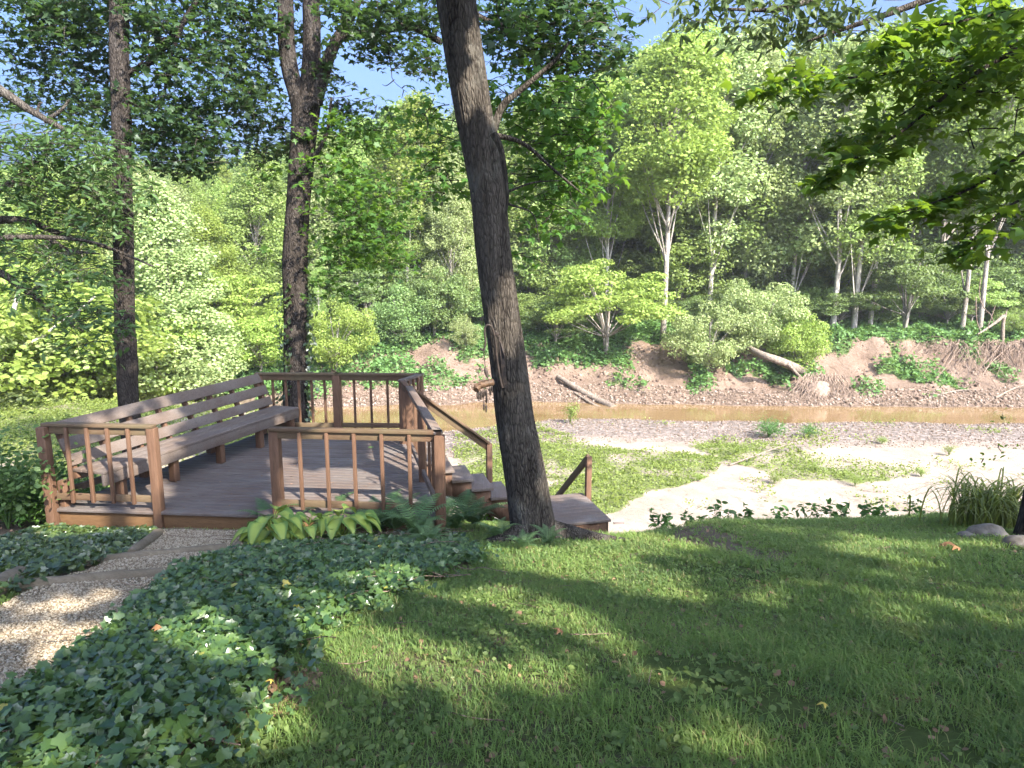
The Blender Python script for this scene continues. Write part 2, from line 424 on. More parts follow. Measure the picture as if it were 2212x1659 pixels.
# ground sheets:  mask attribute  R green  G bare  B gravel/wet
def ground_mat(name, soil, soil2, green, green2, grav=None, grav2=None, bump=.5, sc=1.0):
    s = NT(name); v = s.coords()
    at = s.n('ShaderNodeAttribute'); at.attribute_name = 'mask'
    sep = s.n('ShaderNodeSeparateColor'); s.l(at.outputs['Color'], sep.inputs['Color'])
    n1 = s.noise(v, 1.3 * sc, 8, .65); n2 = s.noise(v, 14 * sc, 6, .7); n3 = s.noise(v, 70 * sc, 3, .6)
    c = s.mix(s.ramp(n1, [(.3, 0.), (.7, 1.)]), soil, soil2)
    c = s.mix(s.math('MULTIPLY', s.ramp(n3, [(.35, 1.), (.6, 0.)]), .4), c, [x * .45 for x in soil])
    gcol = s.mix(n2, green, green2)
    e = s.math('ADD', sep.outputs[0], s.math('MULTIPLY', s.math('SUBTRACT', n2, .5), .9))
    c = s.mix(s.ramp(e, [(.35, 0.), (.6, 1.)]), c, gcol)
    h = s.math('ADD', s.math('MULTIPLY', n2, .6), s.math('MULTIPLY', n3, .4))
    if grav is not None:
        vr = s.n('ShaderNodeTexVoronoi'); vr.inputs['Scale'].default_value = 9 * sc; s.l(v, vr.inputs['Vector'])
        bw = s.n('ShaderNodeSeparateColor'); s.l(vr.outputs['Color'], bw.inputs['Color'])
        gc = s.mix(bw.outputs[0], grav, grav2)
        gc = s.mix(s.ramp(vr.outputs['Distance'], [(.35, 0.), (.75, .6)]), gc, [x * .4 for x in grav])
        c = s.mix(sep.outputs[2], c, gc)
    n5 = s.noise(v, 4.5 * sc, 8, .72, .8)
    c = s.mix(s.math('MULTIPLY', s.ramp(n5, [(.36, 1.), (.47, 0.)]), .55), c, [x * .5 for x in soil]) if grav is not None else c
    s.pbsdf(c, .95, s.bump(s.math('ADD', h, n5), bump, .07 / sc), .1)
    return s.m
M['lawn'] = ground_mat('lawn_soil', (.11, .082, .055), (.20, .155, .11), (.055, .080, .022), (.10, .125, .036))
M['sand'] = ground_mat('pale_sand', (.25, .20, .15), (.37, .305, .245), (.10, .125, .04), (.155, .175, .06), (.135, .11, .095), (.29, .24, .205), .5, .8)
M['earth'] = ground_mat('eroded_earth', (.155, .105, .074), (.27, .195, .145), (.05, .085, .026), (.10, .14, .045), (.14, .095, .066), (.26, .19, .14), .9, .6)
def path_mat():
    s = NT('fine_gravel'); v = s.coords()
    vr = s.n('ShaderNodeTexVoronoi'); vr.inputs['Scale'].default_value = 70; s.l(v, vr.inputs['Vector'])
    bw = s.n('ShaderNodeSeparateColor'); s.l(vr.outputs['Color'], bw.inputs['Color'])
    c = s.mix(bw.outputs[0], (.165, .125, .08), (.37, .30, .21))
    n = s.noise(v, 2.2, 6, .65)
    c = s.mix(s.ramp(n, [(.56, 0.), (.70, .55)]), c, (.075, .085, .035))
    c = s.mix(s.ramp(vr.outputs['Distance'], [(.3, 0.), (.8, .8)]), c, (.06, .045, .03))
    s.pbsdf(c, .95, s.bump(s.math('SUBTRACT', 1., vr.outputs['Distance']), .8, .012), .15); return s.m
M['path'] = path_mat()
def water_mat():
    s = NT('muddy_water'); v = s.coords((.6, 2.2, 1))
    n = s.noise(v, 2.2, 4, .55); n1 = s.noise(s.coords((.12, .5, 1)), 1.2, 3)
    col = s.mix(s.ramp(n1, [(.35, 0.), (.65, 1.)]), (.135, .080, .034), (.185, .122, .058))
    s.pbsdf(col, .04, s.bump(n, .10, .05), .5); return s.m
M['water'] = water_mat()
M['clod'] = pebble_mat('earth_clod', [(0, (.085, .056, .04)), (.5, (.16, .11, .08)), (1, (.24, .175, .13))])
SUN_E, SKY_S, EXPO = 3.9, .15, 2.1
# ------------------------------------------------------------------ regions of the near bank (world polygons)
PATH_L = poly_g([(350, 1150), (318, 1172), (286, 1200), (215, 1228), (130, 1256), (40, 1296), (-90, 1380), (-260, 1500)])
PATH_R = poly_g([(540, 1152), (530, 1180), (500, 1196), (420, 1236), (345, 1275), (265, 1350), (140, 1465), (-20, 1575)])
# the path runs in under the deck edge
PATH_POLY = np.concatenate([PATH_L, PATH_R[::-1]])
IVY_R = poly_g([(535, 1172), (640, 1166), (800, 1166), (960, 1158), (1010, 1185), (1035, 1215), (960, 1245), (880, 1285), (790, 1318), (715, 1352), (650, 1400), (588, 1440), (560, 1500),
                (500, 1560), (455, 1615), (400, 1680), (380, 1760), (-300, 1760), (-20, 1575), (140, 1465), (265, 1350), (345, 1275), (420, 1236), (500, 1196)])
IVY_L = poly_g([(100, 1145), (220, 1150), (345, 1148), (318, 1172), (286, 1200), (215, 1228), (130, 1256), (40, 1290), (-120, 1370), (-200, 1260), (-40, 1190)])
BARE = [poly_g([(560, 1462), (640, 1440), (700, 1475), (660, 1540), (560, 1560), (500, 1620), (440, 1650), (480, 1570)]),
        poly_g([(1420, 1130), (1560, 1150), (1720, 1190), (1700, 1222), (1580, 1200), (1450, 1165)])]
DK = dict(L=np.array([-5.2, 7.80]), F=np.array([-.79, 7.42]), Q=np.array([-1.47, 10.10]), P=np.array([-1.66, 10.66]), C=np.array([-1.46, 11.25]), B=np.array([-4.06, 11.33]))
DZ = -2.8
DECK_POLY = np.array([DK[k] for k in 'LFQPCB'])

# ------------------------------------------------------------------ ground sheets
def axis(segs):
    out = []
    for a, b, st in segs: out.append(np.arange(a, b - st * .5, st))
    return np.concatenate(out + [[segs[-1][1]]])
def sheet(name, xs, ys, mat, maskf, kind='structure'):
    X, Y = np.meshgrid(xs, ys)
    Z = ground(X, Y)
    nx, ny = len(xs), len(ys)
    V = np.stack([X, Y, Z], -1).reshape(-1, 3)
    i = (np.arange(ny - 1)[:, None] * nx + np.arange(nx - 1)[None]).ravel()
    me = fast_mesh(name, [(V, np.stack([i, i + 1, i + nx + 1, i + nx], -1))], True)
    a = me.color_attributes.new('mask', 'FLOAT_COLOR', 'POINT')
    mk = np.ones((len(V), 4), np.float32); mk[:, :3] = np.stack(maskf(V[:, 0], V[:, 1], V[:, 2]), -1)
    a.data.foreach_set('color', mk.ravel())
    o = link(name, me, mat); tag(o, kind=kind); return o
XS1 = axis([(-60, -14, 2), (-14, 10, .12), (10, 60, 2)])
def m_lawn(x, y, z):
    bare = np.zeros(len(x))
    for p in BARE: bare = np.maximum(bare, inpoly(x, y, p))
    g = .42 + .5 * (fbm(x * 1.3, y * 1.3, 4) - .5) * 2 - .5 * bare
    g = np.where(inpoly(x, y, IVY_R) | inpoly(x, y, IVY_L), .25, g)
    return np.clip(g, 0, 1), bare, 0 * x
sheet('lawn', XS1, axis([(-16, 0, 1), (0, 9.0, .1)]), M['lawn'], m_lawn)
sheet('river_bank', XS1, axis([(9.0, 13.6, .15)]), M['lawn'], lambda x, y, z: (.55 + .6 * (fbm(x, y, 3) - .5), 0 * x, 0 * x))
def zpoly(pts, z): return np.array([at_z(X, Y, z)[:2] for X, Y in pts])
GREEN1 = zpoly([(980, 930), (1060, 918), (1180, 912), (1215, 925), (1260, 950), (1400, 965), (1520, 975), (1560, 985), (1545, 1020), (1480, 1050), (1400, 1062), (1330, 1110), (1180, 1120), (1000, 1110)], -6.1)
GREEN2 = zpoly([(1480, 955), (1590, 935), (1700, 958), (1800, 985), (1900, 990), (1985, 1010), (1960, 1030), (1830, 1040), (1700, 1030), (1600, 1000)], -6.1)
def green_amount(x, y):
    g = 1.0 * inpoly(x, y, GREEN1) + .62 * inpoly(x, y, GREEN2)
    g = np.maximum(g, .95 * sstep(-5, -7.5, x))
    n = fbm(x * .9 + 3, y * 1.0, 4)
    return np.clip(g * .95 + (n - .5) * 1.7 - .02, 0, 1) * (g > 0.01) + (g <= .01) * np.clip((n - .63) * 3, 0, .3)
XS2 = axis([(-70, -20, 2), (-20, 26, .22), (26, 70, 2)])
def m_sand(x, y, z):
    t = yN(x) - y
    gr = (1 - sstep(3.2, 5.2, t + 1.2 * (fbm(x * .7, y * .7, 3) - .5))) * (1 - sstep(-5, -7, x) )
    return green_amount(x, y) * .75, 0 * x, np.clip(gr, 0, 1)
sheet('sandbar', XS2, axis([(13.6, 29.4, .2)]), M['sand'], m_sand)
def far_green(x, y):
    u = y - yF(x); n = fbm(x * .55 + 21, y * .55, 4)
    g = sstep(4.0 - 1.9 * sstep(-.5, 1.5, x) * (1 - sstep(6.5, 8, x)), 5.6 - 1.9 * sstep(-.5, 1.5, x) * (1 - sstep(6.5, 8, x)), u + 5.0 * (n - .5)) * .95
    g = np.maximum(g, (n > .60) * sstep(1.0, 2.0, u) * .7 * (x < 6))
    g = np.maximum(g, sstep(-7.5, -10.5, x))
    # grassy lip of the right-hand bluff
    g = np.where((x > 6), np.maximum(sstep(4.6, 5.0, u + 1.2 * (n - .5)), .85 * (n > .60)), g)
    return np.clip(g, 0, 1)
def m_far(x, y, z):
    u = y - yF(x)
    st = (1 - sstep(.8, 1.9, u + .8 * (fbm(x, y, 3) - .5)))
    return far_green(x, y) * .8, 0 * x, st * .9
sheet('far_bank', XS2, axis([(29.4, 42, .22), (42, 180, 3)]), M['earth'], m_far)
w = fast_mesh('river', [(np.array([(-60, 23, WATER_Z), (60, 23, WATER_Z), (60, 34, WATER_Z), (-60, 34, WATER_Z)]), np.array([(0, 1, 2, 3)]))])
tag(link('river', w, M['water']), kind='structure')
# gravel path
def strip(A, B, n, m, dz):
    def res(P, n):
        s = np.concatenate([[0], np.cumsum(np.linalg.norm(np.diff(P, axis=0), axis=1))]); t = np.linspace(0, s[-1], n)
        return np.stack([np.interp(t, s, P[:, 0]), np.interp(t, s, P[:, 1])], -1)
    a, b = res(A, n), res(B, n); t = np.linspace(0, 1, m)[None, :, None]
    P = a[:, None] * (1 - t) + b[:, None] * t
    Z = ground(P[..., 0], P[..., 1]) + dz
    V = np.concatenate([P, Z[..., None]], -1).reshape(-1, 3)
    i = (np.arange(n - 1)[:, None] * m + np.arange(m - 1)[None]).ravel()
    return V, np.stack([i, i + 1, i + m + 1, i + m], -1)
pL = np.concatenate([[PATH_L[0] + (0.0, .18)], PATH_L]); pR = np.concatenate([[PATH_R[0] + (0, .18)], PATH_R])
tag(link('gravel_path', fast_mesh('gravel_path', [strip(pL, pR, 90, 40, .03)], True), M['path']), kind='structure')
def pebbles(P, s, seed=0):
    V0 = np.array([(1, 0, 0), (0, 1, 0), (-1, 0, 0), (0, -1, 0), (0, 0, .7), (0, 0, -.7)], float)
    F0 = np.array([(0, 1, 4), (1, 2, 4), (2, 3, 4), (3, 0, 4), (1, 0, 5), (2, 1, 5), (3, 2, 5), (0, 3, 5)])
    n = len(P); Nn = rng.normal(size=(n, 3)) * .4 + (0, 0, 1)
    sx = 1 + .5 * (rng.random((n, 6, 1)) - .5)
    Nn = norm(Nn); D = rand_dir(n); D = norm(D - Nn * (D * Nn).sum(-1, keepdims=True)); X = np.cross(D, Nn)
    Vv = V0[None] * sx * np.asarray(s).reshape(-1, 1, 1)
    V = P[:, None] + Vv[..., :1] * X[:, None] + Vv[..., 1:2] * D[:, None] * .8 + Vv[..., 2:] * Nn[:, None]
    return V.reshape(-1, 3), (F0[None] + (np.arange(n) * 6)[:, None, None]).reshape(-1, 3)
def scatter(poly, n, dens=None):
    lo, hi = poly.min(0), poly.max(0); out = []
    got = 0
    while got < n:
        p = lo + (hi - lo) * rng.random((n * 2, 2)); k = inpoly(p[:, 0], p[:, 1], poly)
        if dens is not None: k &= rng.random(len(p)) < dens(p[:, 0], p[:, 1])
        p = p[k]; out.append(p); got += len(p)
    return np.concatenate(out)[:n]
def on_g(p, dz=0.0): return np.concatenate([p, (ground(p[:, 0], p[:, 1]) + dz)[:, None]], 1)
pp = scatter(PATH_POLY, 26000, lambda x, y: np.clip((2.5 / np.maximum(y, 1)) ** 1.2, 0, 1))
tag(link('loose_pebbles', fast_mesh('loose_pebbles', [pebbles(on_g(pp, .033), .006 + .007 * rng.random(len(pp)) ** 2)]), M['pebble']), kind='stuff', label='small tan pebbles covering the path', cat='gravel')
# stones on the gravel bar and on the far water line
n = 9000
x = rng.uniform(-3, 24, n); y = yN(x) - 4.6 * rng.random(n) ** 1.3 - .1
p1 = on_g(np.stack([x, y], 1), .01); s1 = .018 + .04 * rng.random(n) ** 3
x = rng.uniform(-9, 24, n); y = yF(x) + .05 + 1.7 * rng.random(n) ** 1.5
p2 = on_g(np.stack([x, y], 1), .02); s2 = .02 + .08 * rng.random(n) ** 5
tag(link('shore_stones', fast_mesh('shore_stones', [pebbles(p1, s1), pebbles(p2, s2)]), M['stone']), kind='stuff', label='pale stones and cobbles along both edges of the creek', cat='stones')
# ------------------------------------------------------------------ deck
def V3(p, z): return np.array([p[0], p[1], z])
e1 = DK['F'] - DK['L']; LEN = np.linalg.norm(e1); e1 = e1 / LEN; e2 = np.array([-e1[1], e1[0]])
def unit(a): return a / np.linalg.norm(a)
deck = empty('deck', (-3.0, 9.4, -3.1), 0, 'brown wooden viewing deck with railings at the top of the river bank', 'deck')
from mathutils import Matrix, Vector
def under(o, e):
    o.parent = e; o.matrix_parent_inverse = Matrix.Translation(-Vector(e.location)); return o
# boards
mb = MB(); loc = [(np.dot(p - DK['L'], e1), np.dot(p - DK['L'], e2)) for p in DECK_POLY]
loc = np.array(loc); 
def span(t):
    xs = []
    for a, b in zip(loc, np.roll(loc, -1, axis=0)):
        if (a[1] - t) * (b[1] - t) <= 0 and abs(a[1] - b[1]) > 1e-6:
            xs.append(a[0] + (b[0] - a[0]) * (t - a[1]) / (b[1] - a[1]))
    return (min(xs), max(xs)) if len(xs) >= 2 else None
t = -.045; bw, gap = .096, .015
tmax = loc[:, 1].max()
while t < tmax - .02:
    t0, t1 = t, min(t + bw, tmax - .004)
    a0, a1 = span(max(t0, .004)), span(t1)
    if a0 and a1:
        w = .0035 * (random.random() - .5); d = (.012 * random.random()); ov = .03
        c = [(a0[0] - ov + d, t0), (a0[1] + ov - d, t0), (a1[1] + ov - d, t1), (a1[0] - ov + d, t1)]
        q = [DK['L'] + e1 * s + e2 * tt for s, tt in c]
        mb.hexa([V3(p, DZ - .034 + w) for p in q] + [V3(p, DZ + w) for p in q])
    t += bw + gap
under(mb.build('deck_boards', M['board'], None, .003), deck)
# skirt (rim joists) a little inside the board ends
mb = MB(); ks = 'LFQPCB'
for a, b in zip(ks, ks[1:] + ks[0]):
    A, B = DK[a], DK[b]; dd = unit(B - A); nn = np.array([-dd[1], dd[0]])
    A2 = A + nn * .02 + dd * .022; B2 = B + nn * .02 - dd * .022
    mb.beam(V3(A2, DZ - .035 - .125), V3(B2, DZ - .035 - .125), .04, .246)
under(mb.build('rim_board', M['skirt'], None, .004), deck)
mb = MB()
for t in np.arange(.5, 3.5, .45):
    s = span(t); A = DK['L'] + e1 * (s[0] + .06) + e2 * t; B = DK['L'] + e1 * (s[1] - .06) + e2 * t
    mb.beam(V3(A, DZ - .135), V3(B, DZ - .135), .04, .18)
under(mb.build('joist', M['skirt']), deck)
for s, t in [(.35, 1.2), (2.2, 1.3), (3.7, 1.3), (.85, 3.3), (2.1, 3.35), (3.2, 3.3)]:
    p = DK['L'] + e1 * s + e2 * t; m = MB(); m.beam(V3(p, g1(*p) - .3), V3(p, DZ - .227), .13, .13, (1, 0, 0)); under(m.build('support_post', M['railz'], None, .005), deck)
RH = .97; PW = .09
def post(parent, p, z0, z1, w=PW, along=e1, name='post', mat='railz'):
    m = MB(); m.beam(V3(p, z0), V3(p, z1), w, w, (along[0], along[1], 0)); return under(m.build(name, M[mat], None, .005), parent)
def railing(A, B, n, side, posts=(), z=RH, off0=.0, off1=.0, cap=True, base=DZ):
    """one railing run: top rail is the part, bottom rail and balusters its sub-parts; side = +1 balusters on the left of A->B"""
    d = unit(B - A); nrm = np.array([-d[1], d[0]]) * side
    a, b = A + d * off0, B - d * off1
    m = MB(); m.beam(V3(a, base + z - .06), V3(b, base + z - .06), .038, .085)
    if cap: m.beam(V3(a - d * .045, base + z), V3(b + d * .045, base + z), .10, .034)
    top = under(m.build('top_rail', M['rail' if abs(d[0]) > .7 else 'bench'], None, .004), deck)
    m = MB(); m.beam(V3(a, base + .135), V3(b, base + .135), .038, .075)
    o = m.build('bottom_rail', M['rail' if abs(d[0]) > .7 else 'bench'], None, .004); o.parent = top; o.matrix_parent_inverse = Matrix.Translation((0, 0, 0))
    L_ = np.linalg.norm(b - a)
    for i in range(n):
        p = a + d * L_ * (i + 1) / (n + 1) + nrm * .038
        m = MB(); m.beam(V3(p, base + .075 + .01 * random.random()), V3(p, base + z - .022), .036, .036, (d[0], d[1], 0), roll=.03 * random.random())
        o = m.build('baluster', M['railz'], None, .003); o.parent = top
    return top
L, F, Q, P, C, B = (DK[k] for k in 'LFQPCB')
# outer corner posts reach the ground
post(deck, L - e2 * .05, g1(*L) - .25, DZ + RH - .018, .10)
post(deck, F - e2 * .06 + e1 * .03, g1(*F) - .25, DZ + RH - .018, .10)
OPa = L + e1 * 1.24; OPb = L + e1 * 2.62
post(deck, OPa + e2 * .0, DZ - .2, DZ + RH - .018, .095)
post(deck, OPb + e2 * .03, DZ - .2, DZ + RH - .018, .105)
railing(L, OPa, 4, -1, off0=.02, off1=.02)
railing(OPb, F, 5, -1, off0=.0, off1=.0)
post(deck, Q, DZ - .3, DZ + RH - .03)
post(deck, P, DZ - .3, DZ + RH - .018)
post(deck, C, DZ - .3, DZ + RH - .018)
mid = Q + (F - Q) * .5
post(deck, mid, DZ - .3, DZ + RH - .03)
r = railing(F, Q, 0, 1, off0=.0, off1=.0)
r.data.materials[0] = M['cap']
railing(P, C, 3, -1)
for f in (.12, .24, .36, .62, .74, .87):
    p = F + (Q - F) * f + np.array([.035, .01]); m = MB(); m.beam(V3(p, DZ + .08), V3(p, DZ + RH - .03), .036, .036, (0, 1, 0)); o = m.build('baluster', M['railz'], None, .003); o.parent = r
# back rail
Bk = B + unit(C - B) * .0
bp = B + (C - B) * .485
post(deck, bp, DZ - .3, DZ + RH - .018, .12)
post(deck, B + np.array([.03, 0]), DZ - .3, DZ + RH - .018, .08)
railing(Bk, bp, 5, 1); railing(bp, C, 4, 1)
# low toe rail along the left side under the bench
m = MB(); m.beam(V3(L, DZ + .14), V3(B, DZ + .14), .04, .08); under(m.build('toe_rail', M['bench'], None, .004), deck)
dl = unit(B - L); nl = np.array([-dl[1], dl[0]])
ll = np.linalg.norm(B - L)
for f in (.03, .34, .67, .985):
    p = L + dl * ll * f; m = MB(); m.beam(V3(p - nl * .06, DZ - .3), V3(p - nl * .06, DZ + .30), .09, .14, (dl[0], dl[1], 0)); under(m.build('post', M['railz'], None, .004), deck)

# ------------------------------------------------------------------ bench
bench = empty('bench', (*(L + dl * ll / 2 - nl * .3), DZ), 0, 'long slatted wooden bench built along the left edge of the deck', 'bench')
SH = .45
inn = -nl                                # towards the deck
sA, sB = L + dl * .10, L + dl * (ll + .10)
for k, (o0, w_) in enumerate(((.27, .13), (.415, .15), (.575, .16))):
    m = MB(); c = inn * (o0)
    m.beam(V3(sA + c, DZ + SH - .02), V3(sB + c, DZ + SH - .02), w_, .036); under(m.build('seat_board', M['bench'], None, .004), bench)
m = MB(); m.beam(V3(sA + inn * .633, DZ + SH - .105), V3(sB + inn * .633, DZ + SH - .105), .036, .13); under(m.build('front_apron', M['bench'], None, .004), bench)
m = MB(); m.beam(V3(sA + inn * .22 + dl * .05, DZ + SH - .09), V3(sB + inn * .22 - dl * .1, DZ + SH - .09), .036, .10); under(m.build('rear_apron', M['bench'], None, .004), bench)
for f in (.08, .30, .53, .76, .97):
    p = sA + dl * (ll) * f; m = MB(); m.beam(V3(p + inn * .565, DZ + .003), V3(p + inn * .565, DZ + SH - .04), .09, .09, (dl[0], dl[1], 0)); under(m.build('leg', M['railz'], None, .004), bench)
    m = MB(); m.beam(V3(p + inn * .05 + dl * .07, DZ + SH - .075), V3(p + inn * .612 + dl * .07, DZ + SH - .075), .04, .085); under(m.build('seat_bearer', M['railz'], None, .004), bench)
def backp(f, h):                           # point on the leaning back plane: bottom inboard, top over the edge
    return V3(L + dl * (ll * f) + inn * (.235 - .225 * h / .53) + dl * .02, DZ + SH - .0 + h)
for h, hh in ((.095, .135), (.270, .145), (.455, .15)):
    m = MB(); up = unit(np.array([nl[0] * .225 / .53, nl[1] * .225 / .53, 1.0]))
    m.beam(backp(.012, h), backp(1.0, h), .034, hh, up); under(m.build('back_slat', M['bench'], None, .004), bench)
for f in (.03, .16, .29, .42, .55, .68, .81, .97):
    m = MB(); off = np.array([nl[0], nl[1], 0]) * .052
    m.beam(backp(f, -.12) + off, backp(f, .50) + off, .045 if 0 < f < .9 else .07, .07, (nl[0], nl[1], 0)); under(m.build('back_support', M['railz'], None, .003), bench)

# ------------------------------------------------------------------ staircase down to the right
v = unit(Q - F); u = np.array([v[1], -v[0]])
stair = empty('staircase', (*(Q + u * .8 + v * .4), -3.5), 0, 'upper flight of brown wooden steps going down from the deck behind the leaning trunk', 'staircase')
S0 = Q + v * .10 + u * .02; SW = .70; RISE = .16; RUN = .298
for k in range(1, 7):
    z = DZ - RISE * k; a = S0 + u * (RUN * (k - 1) - .01); b = S0 + u * (RUN * k + .03)
    if k == 6: b = S0 + u * (RUN * k - .02)
    m = MB(); q = [a - v * .06, b - v * .06, b + v * (SW + .02), a + v * (SW + .02)]
    m.hexa([V3(p, z - .042) for p in q] + [V3(p, z) for p in q]); under(m.build('tread', M['tread'], None, .004), stair)
for off in (.0, SW - .04):
    m = MB(); a = S0 + v * off
    # sawtooth stringer: one prism per step plus the sloping board
    for k in range(1, 7):
        x0, x1 = RUN * (k - 1), RUN * k; z1 = DZ - RISE * k - .044
        lo = lambda x: DZ - RISE * (x / RUN) - RISE - .30
        q0, q1 = a + u * (x0 + .001), a + u * (x1 - .001)
        m.hexa([V3(q0, lo(x0)), V3(q1, lo(x1)), V3(q1 + v * .042, lo(x1)), V3(q0 + v * .042, lo(x0)), V3(q0, z1), V3(q1, z1), V3(q1 + v * .042, z1), V3(q0 + v * .042, z1)])
    under(m.build('stringer', M['railz']), stair)
hp = S0 + v * (SW + .03) + u * (RUN * 4.45)
m = MB(); m.beam(V3(hp, g1(*hp) - .2), V3(hp, DZ - .16), .09, .09, (u[0], u[1], 0)); under(m.build('handrail_post', M['railz'], None, .005), stair)
h0 = V3(P + u * .03, DZ + RH - .02); h1 = V3(hp, DZ - .15)
m = MB(); m.beam(h0, h1, .09, .036); dn = np.array([0, 0, -.085]); m.beam(h0 + dn + np.array([0, .03, 0]), h1 + dn + np.array([0, .03, 0]), .036, .12)
under(m.build('handrail', M['rail'], None, .004), stair)
m = MB(); g0 = P + (Q - P) * .1; m.beam(V3(P, DZ + RH - .07), V3(Q, DZ + RH - .09), .036, .09); m.beam(V3(P, DZ + RH), V3(Q, DZ + RH - .03), .07, .03)
for f in (.28, .62): m.beam(V3(P + (Q - P) * f, DZ + .12), V3(P + (Q - P) * f, DZ + RH - .12), .045, .03, (0, 1, 0))
m.beam(V3(P, DZ + .15), V3(Q, DZ + .15), .036, .07)
under(m.build('gate', M['railz'], None, .004), deck)

# ------------------------------------------------------------------ landing with the lower flight
LZ = -3.92
NR = np.array([1.505, 10.37]); FRt = NR + v * 1.31; W = 1.30
NL = NR - u * W; FL = FRt - u * W
land = empty('stair_landing', (*((NR + FL) / 2), LZ - .3), 0, 'square plank landing with two rail posts to the right of the leaning trunk', 'landing')
m = MB(); nb = 9; st = 1.31 / nb
for i in range(nb):
    a = NL + v * (st * i + .003); b = NR + v * (st * i + .003); d = .006 * random.random()
    q = [a, b + u * d, b + u * d + v * (st - .007), a + v * (st - .007)]
    m.hexa([V3(p, LZ - .036) for p in q] + [V3(p, LZ) for p in q])
under(m.build('platform_boards', M['tread'], None, .003), land)
m = MB()
for a, b in ((NL, NR), (NR, FRt), (FRt, FL), (FL, NL)):
    d = unit(b - a); nn = np.array([-d[1], d[0]]); m.beam(V3(a + nn * .05 + d * .03, LZ - .037 - .10), V3(b + nn * .05 - d * .03, LZ - .037 - .10), .04, .19)
under(m.build('rim_board', M['railz'], None, .004), land)
rp = FRt - v * .16 + u * .05; lp = FL + u * .42 + v * .02
for p, zt in ((rp, LZ + .68), (lp, LZ + .70)):
    m = MB(); m.beam(V3(p, g1(*p) - .3), V3(p, zt), .09, .09, (u[0], u[1], 0)); under(m.build('rail_post', M['railz'], None, .005), land)
for p in (NR - u * .1 + v * .1, NL + u * .1 + v * .1):
    m = MB(); m.beam(V3(p, g1(*p) - .3), V3(p, LZ - .24), .09, .09, (u[0], u[1], 0)); under(m.build('support_post', M['railz']), land)
m = MB(); m.beam(V3(lp - u * .06, LZ + .715), V3(lp + u * .06, LZ + .715), .11, .03); under(m.build('post_cap', M['cap'], None, .004), land)
low = empty('lower_staircase', (*(FRt - u * .6 + v * .8), -5.0), 0, 'lower flight with a sloping handrail dropping from the landing to the sand', 'staircase')
nst = 10; r2 = (LZ + 5.95) / nst
for k in range(1, nst):
    z = LZ - r2 * k; a = FL + u * .42 + v * (.05 + .27 * (k - 1)); b = FRt + v * (.05 + .27 * (k - 1))
    q = [a, b, b + v * .29, a + v * .29]; m = MB(); m.hexa([V3(p, z - .04) for p in q] + [V3(p, z) for p in q]); under(m.build('tread', M['tread'], None, .004), low)
for s in (FL + u * .42, FRt - u * .04):
    m = MB(); m.beam(V3(s + v * .03, LZ - .30), V3(s + v * (.27 * nst), LZ - .30 - r2 * nst), .04, .22); under(m.build('stringer', M['railz']), low)
rb = rp + v * 2.6 - u * .02
m = MB(); m.beam(V3(rp + v * .0, LZ + .66), V3(rb, LZ + .66 - r2 / .27 * 2.6), .04, .12); under(m.build('handrail', M['rail'], None, .004), low)
m = MB(); m.beam(V3(rb, g1(*rb) - .2), V3(rb, LZ + .7 - r2 / .27 * 2.6), .09, .09, (u[0], u[1], 0)); under(m.build('handrail_post', M['railz'], None, .004), low)
# a timber lying beside the landing, at the lawn edge
p0 = at_g(1338, 1133); m = MB()
m.beam(p0 + np.array([.0, .0, .02]), p0 + np.array([-.05, .55, -.12]), .24, .05)
tag(m.build('loose_plank', M['tread'], None, .004), 'short gray plank lying at the right corner of the landing', 'plank')
# ------------------------------------------------------------------ sunlight direction and the gaps cut in the crowns to let it through
SUN = unit(np.array([.58, -.74, .77]))
LIT = [poly_g(p) for p in (
    [(640, 1405), (760, 1350), (830, 1335), (900, 1375), (1060, 1425), (1110, 1465), (1010, 1500), (900, 1485), (760, 1492), (660, 1475)],
    [(1120, 1330), (1250, 1325), (1380, 1385), (1480, 1450), (1560, 1530), (1470, 1540), (1380, 1500), (1290, 1410), (1180, 1380)],
    [(1270, 1160), (1420, 1160), (1520, 1180), (1420, 1192), (1300, 1182)],
    [(1140, 1215), (1270, 1195), (1400, 1240), (1500, 1290), (1420, 1300), (1290, 1262), (1160, 1245)],
    [(330, 1385), (450, 1360), (560, 1400), (560, 1450), (440, 1470), (360, 1440)],
    [(90, 1285), (320, 1275), (300, 1305), (100, 1312)],
    [(150, 1345), (270, 1335), (240, 1375), (140, 1385)],
    [(1830, 1175), (2200, 1165), (2212, 1190), (1850, 1196)],
    [(560, 1560), (680, 1540), (720, 1590), (640, 1640), (560, 1620)],
    [(1400, 1600), (1560, 1590), (1640, 1659), (1420, 1659)],
    [(700, 1255), (800, 1240), (900, 1262), (820, 1285)],
    [(1010, 1190), (1090, 1180), (1110, 1200), (1030, 1212)])]
LIT += [np.array([at_z(X, Y, DZ)[:2] for X, Y in p]) for p in (
    [(690, 1035), (830, 1030), (870, 1075), (850, 1098), (690, 1095)], [(610, 930), (700, 925), (690, 950), (610, 955)])]
LIT += [np.array([at_z(X, Y, -1.9)[:2] for X, Y in ([(110, 925), (330, 858), (345, 880), (330, 940), (130, 970)])])]
LIT += [np.array([at_z(X, Y, -2.2)[:2] for X, Y in ([(585, 920), (640, 920), (640, 1000), (590, 1000)])])]
LIT += [np.array([at_z(X, Y, -2.3)[:2] for X, Y in ([(855, 830), (935, 825), (1085, 960), (1085, 1000), (960, 920), (870, 960)])])]
def sun_hit(p):
    t = (p[:, 2] + 1.1 + .247 * p[:, 1]) / (SUN[2] + .247 * -SUN[1] * -1)
    h = p - t[:, None] * SUN
    t2 = (p[:, 2] - (-2.6)) / SUN[2]; h2 = p - t2[:, None] * SUN
    return np.where((h[:, 1] > 7.4)[:, None], h2, h)
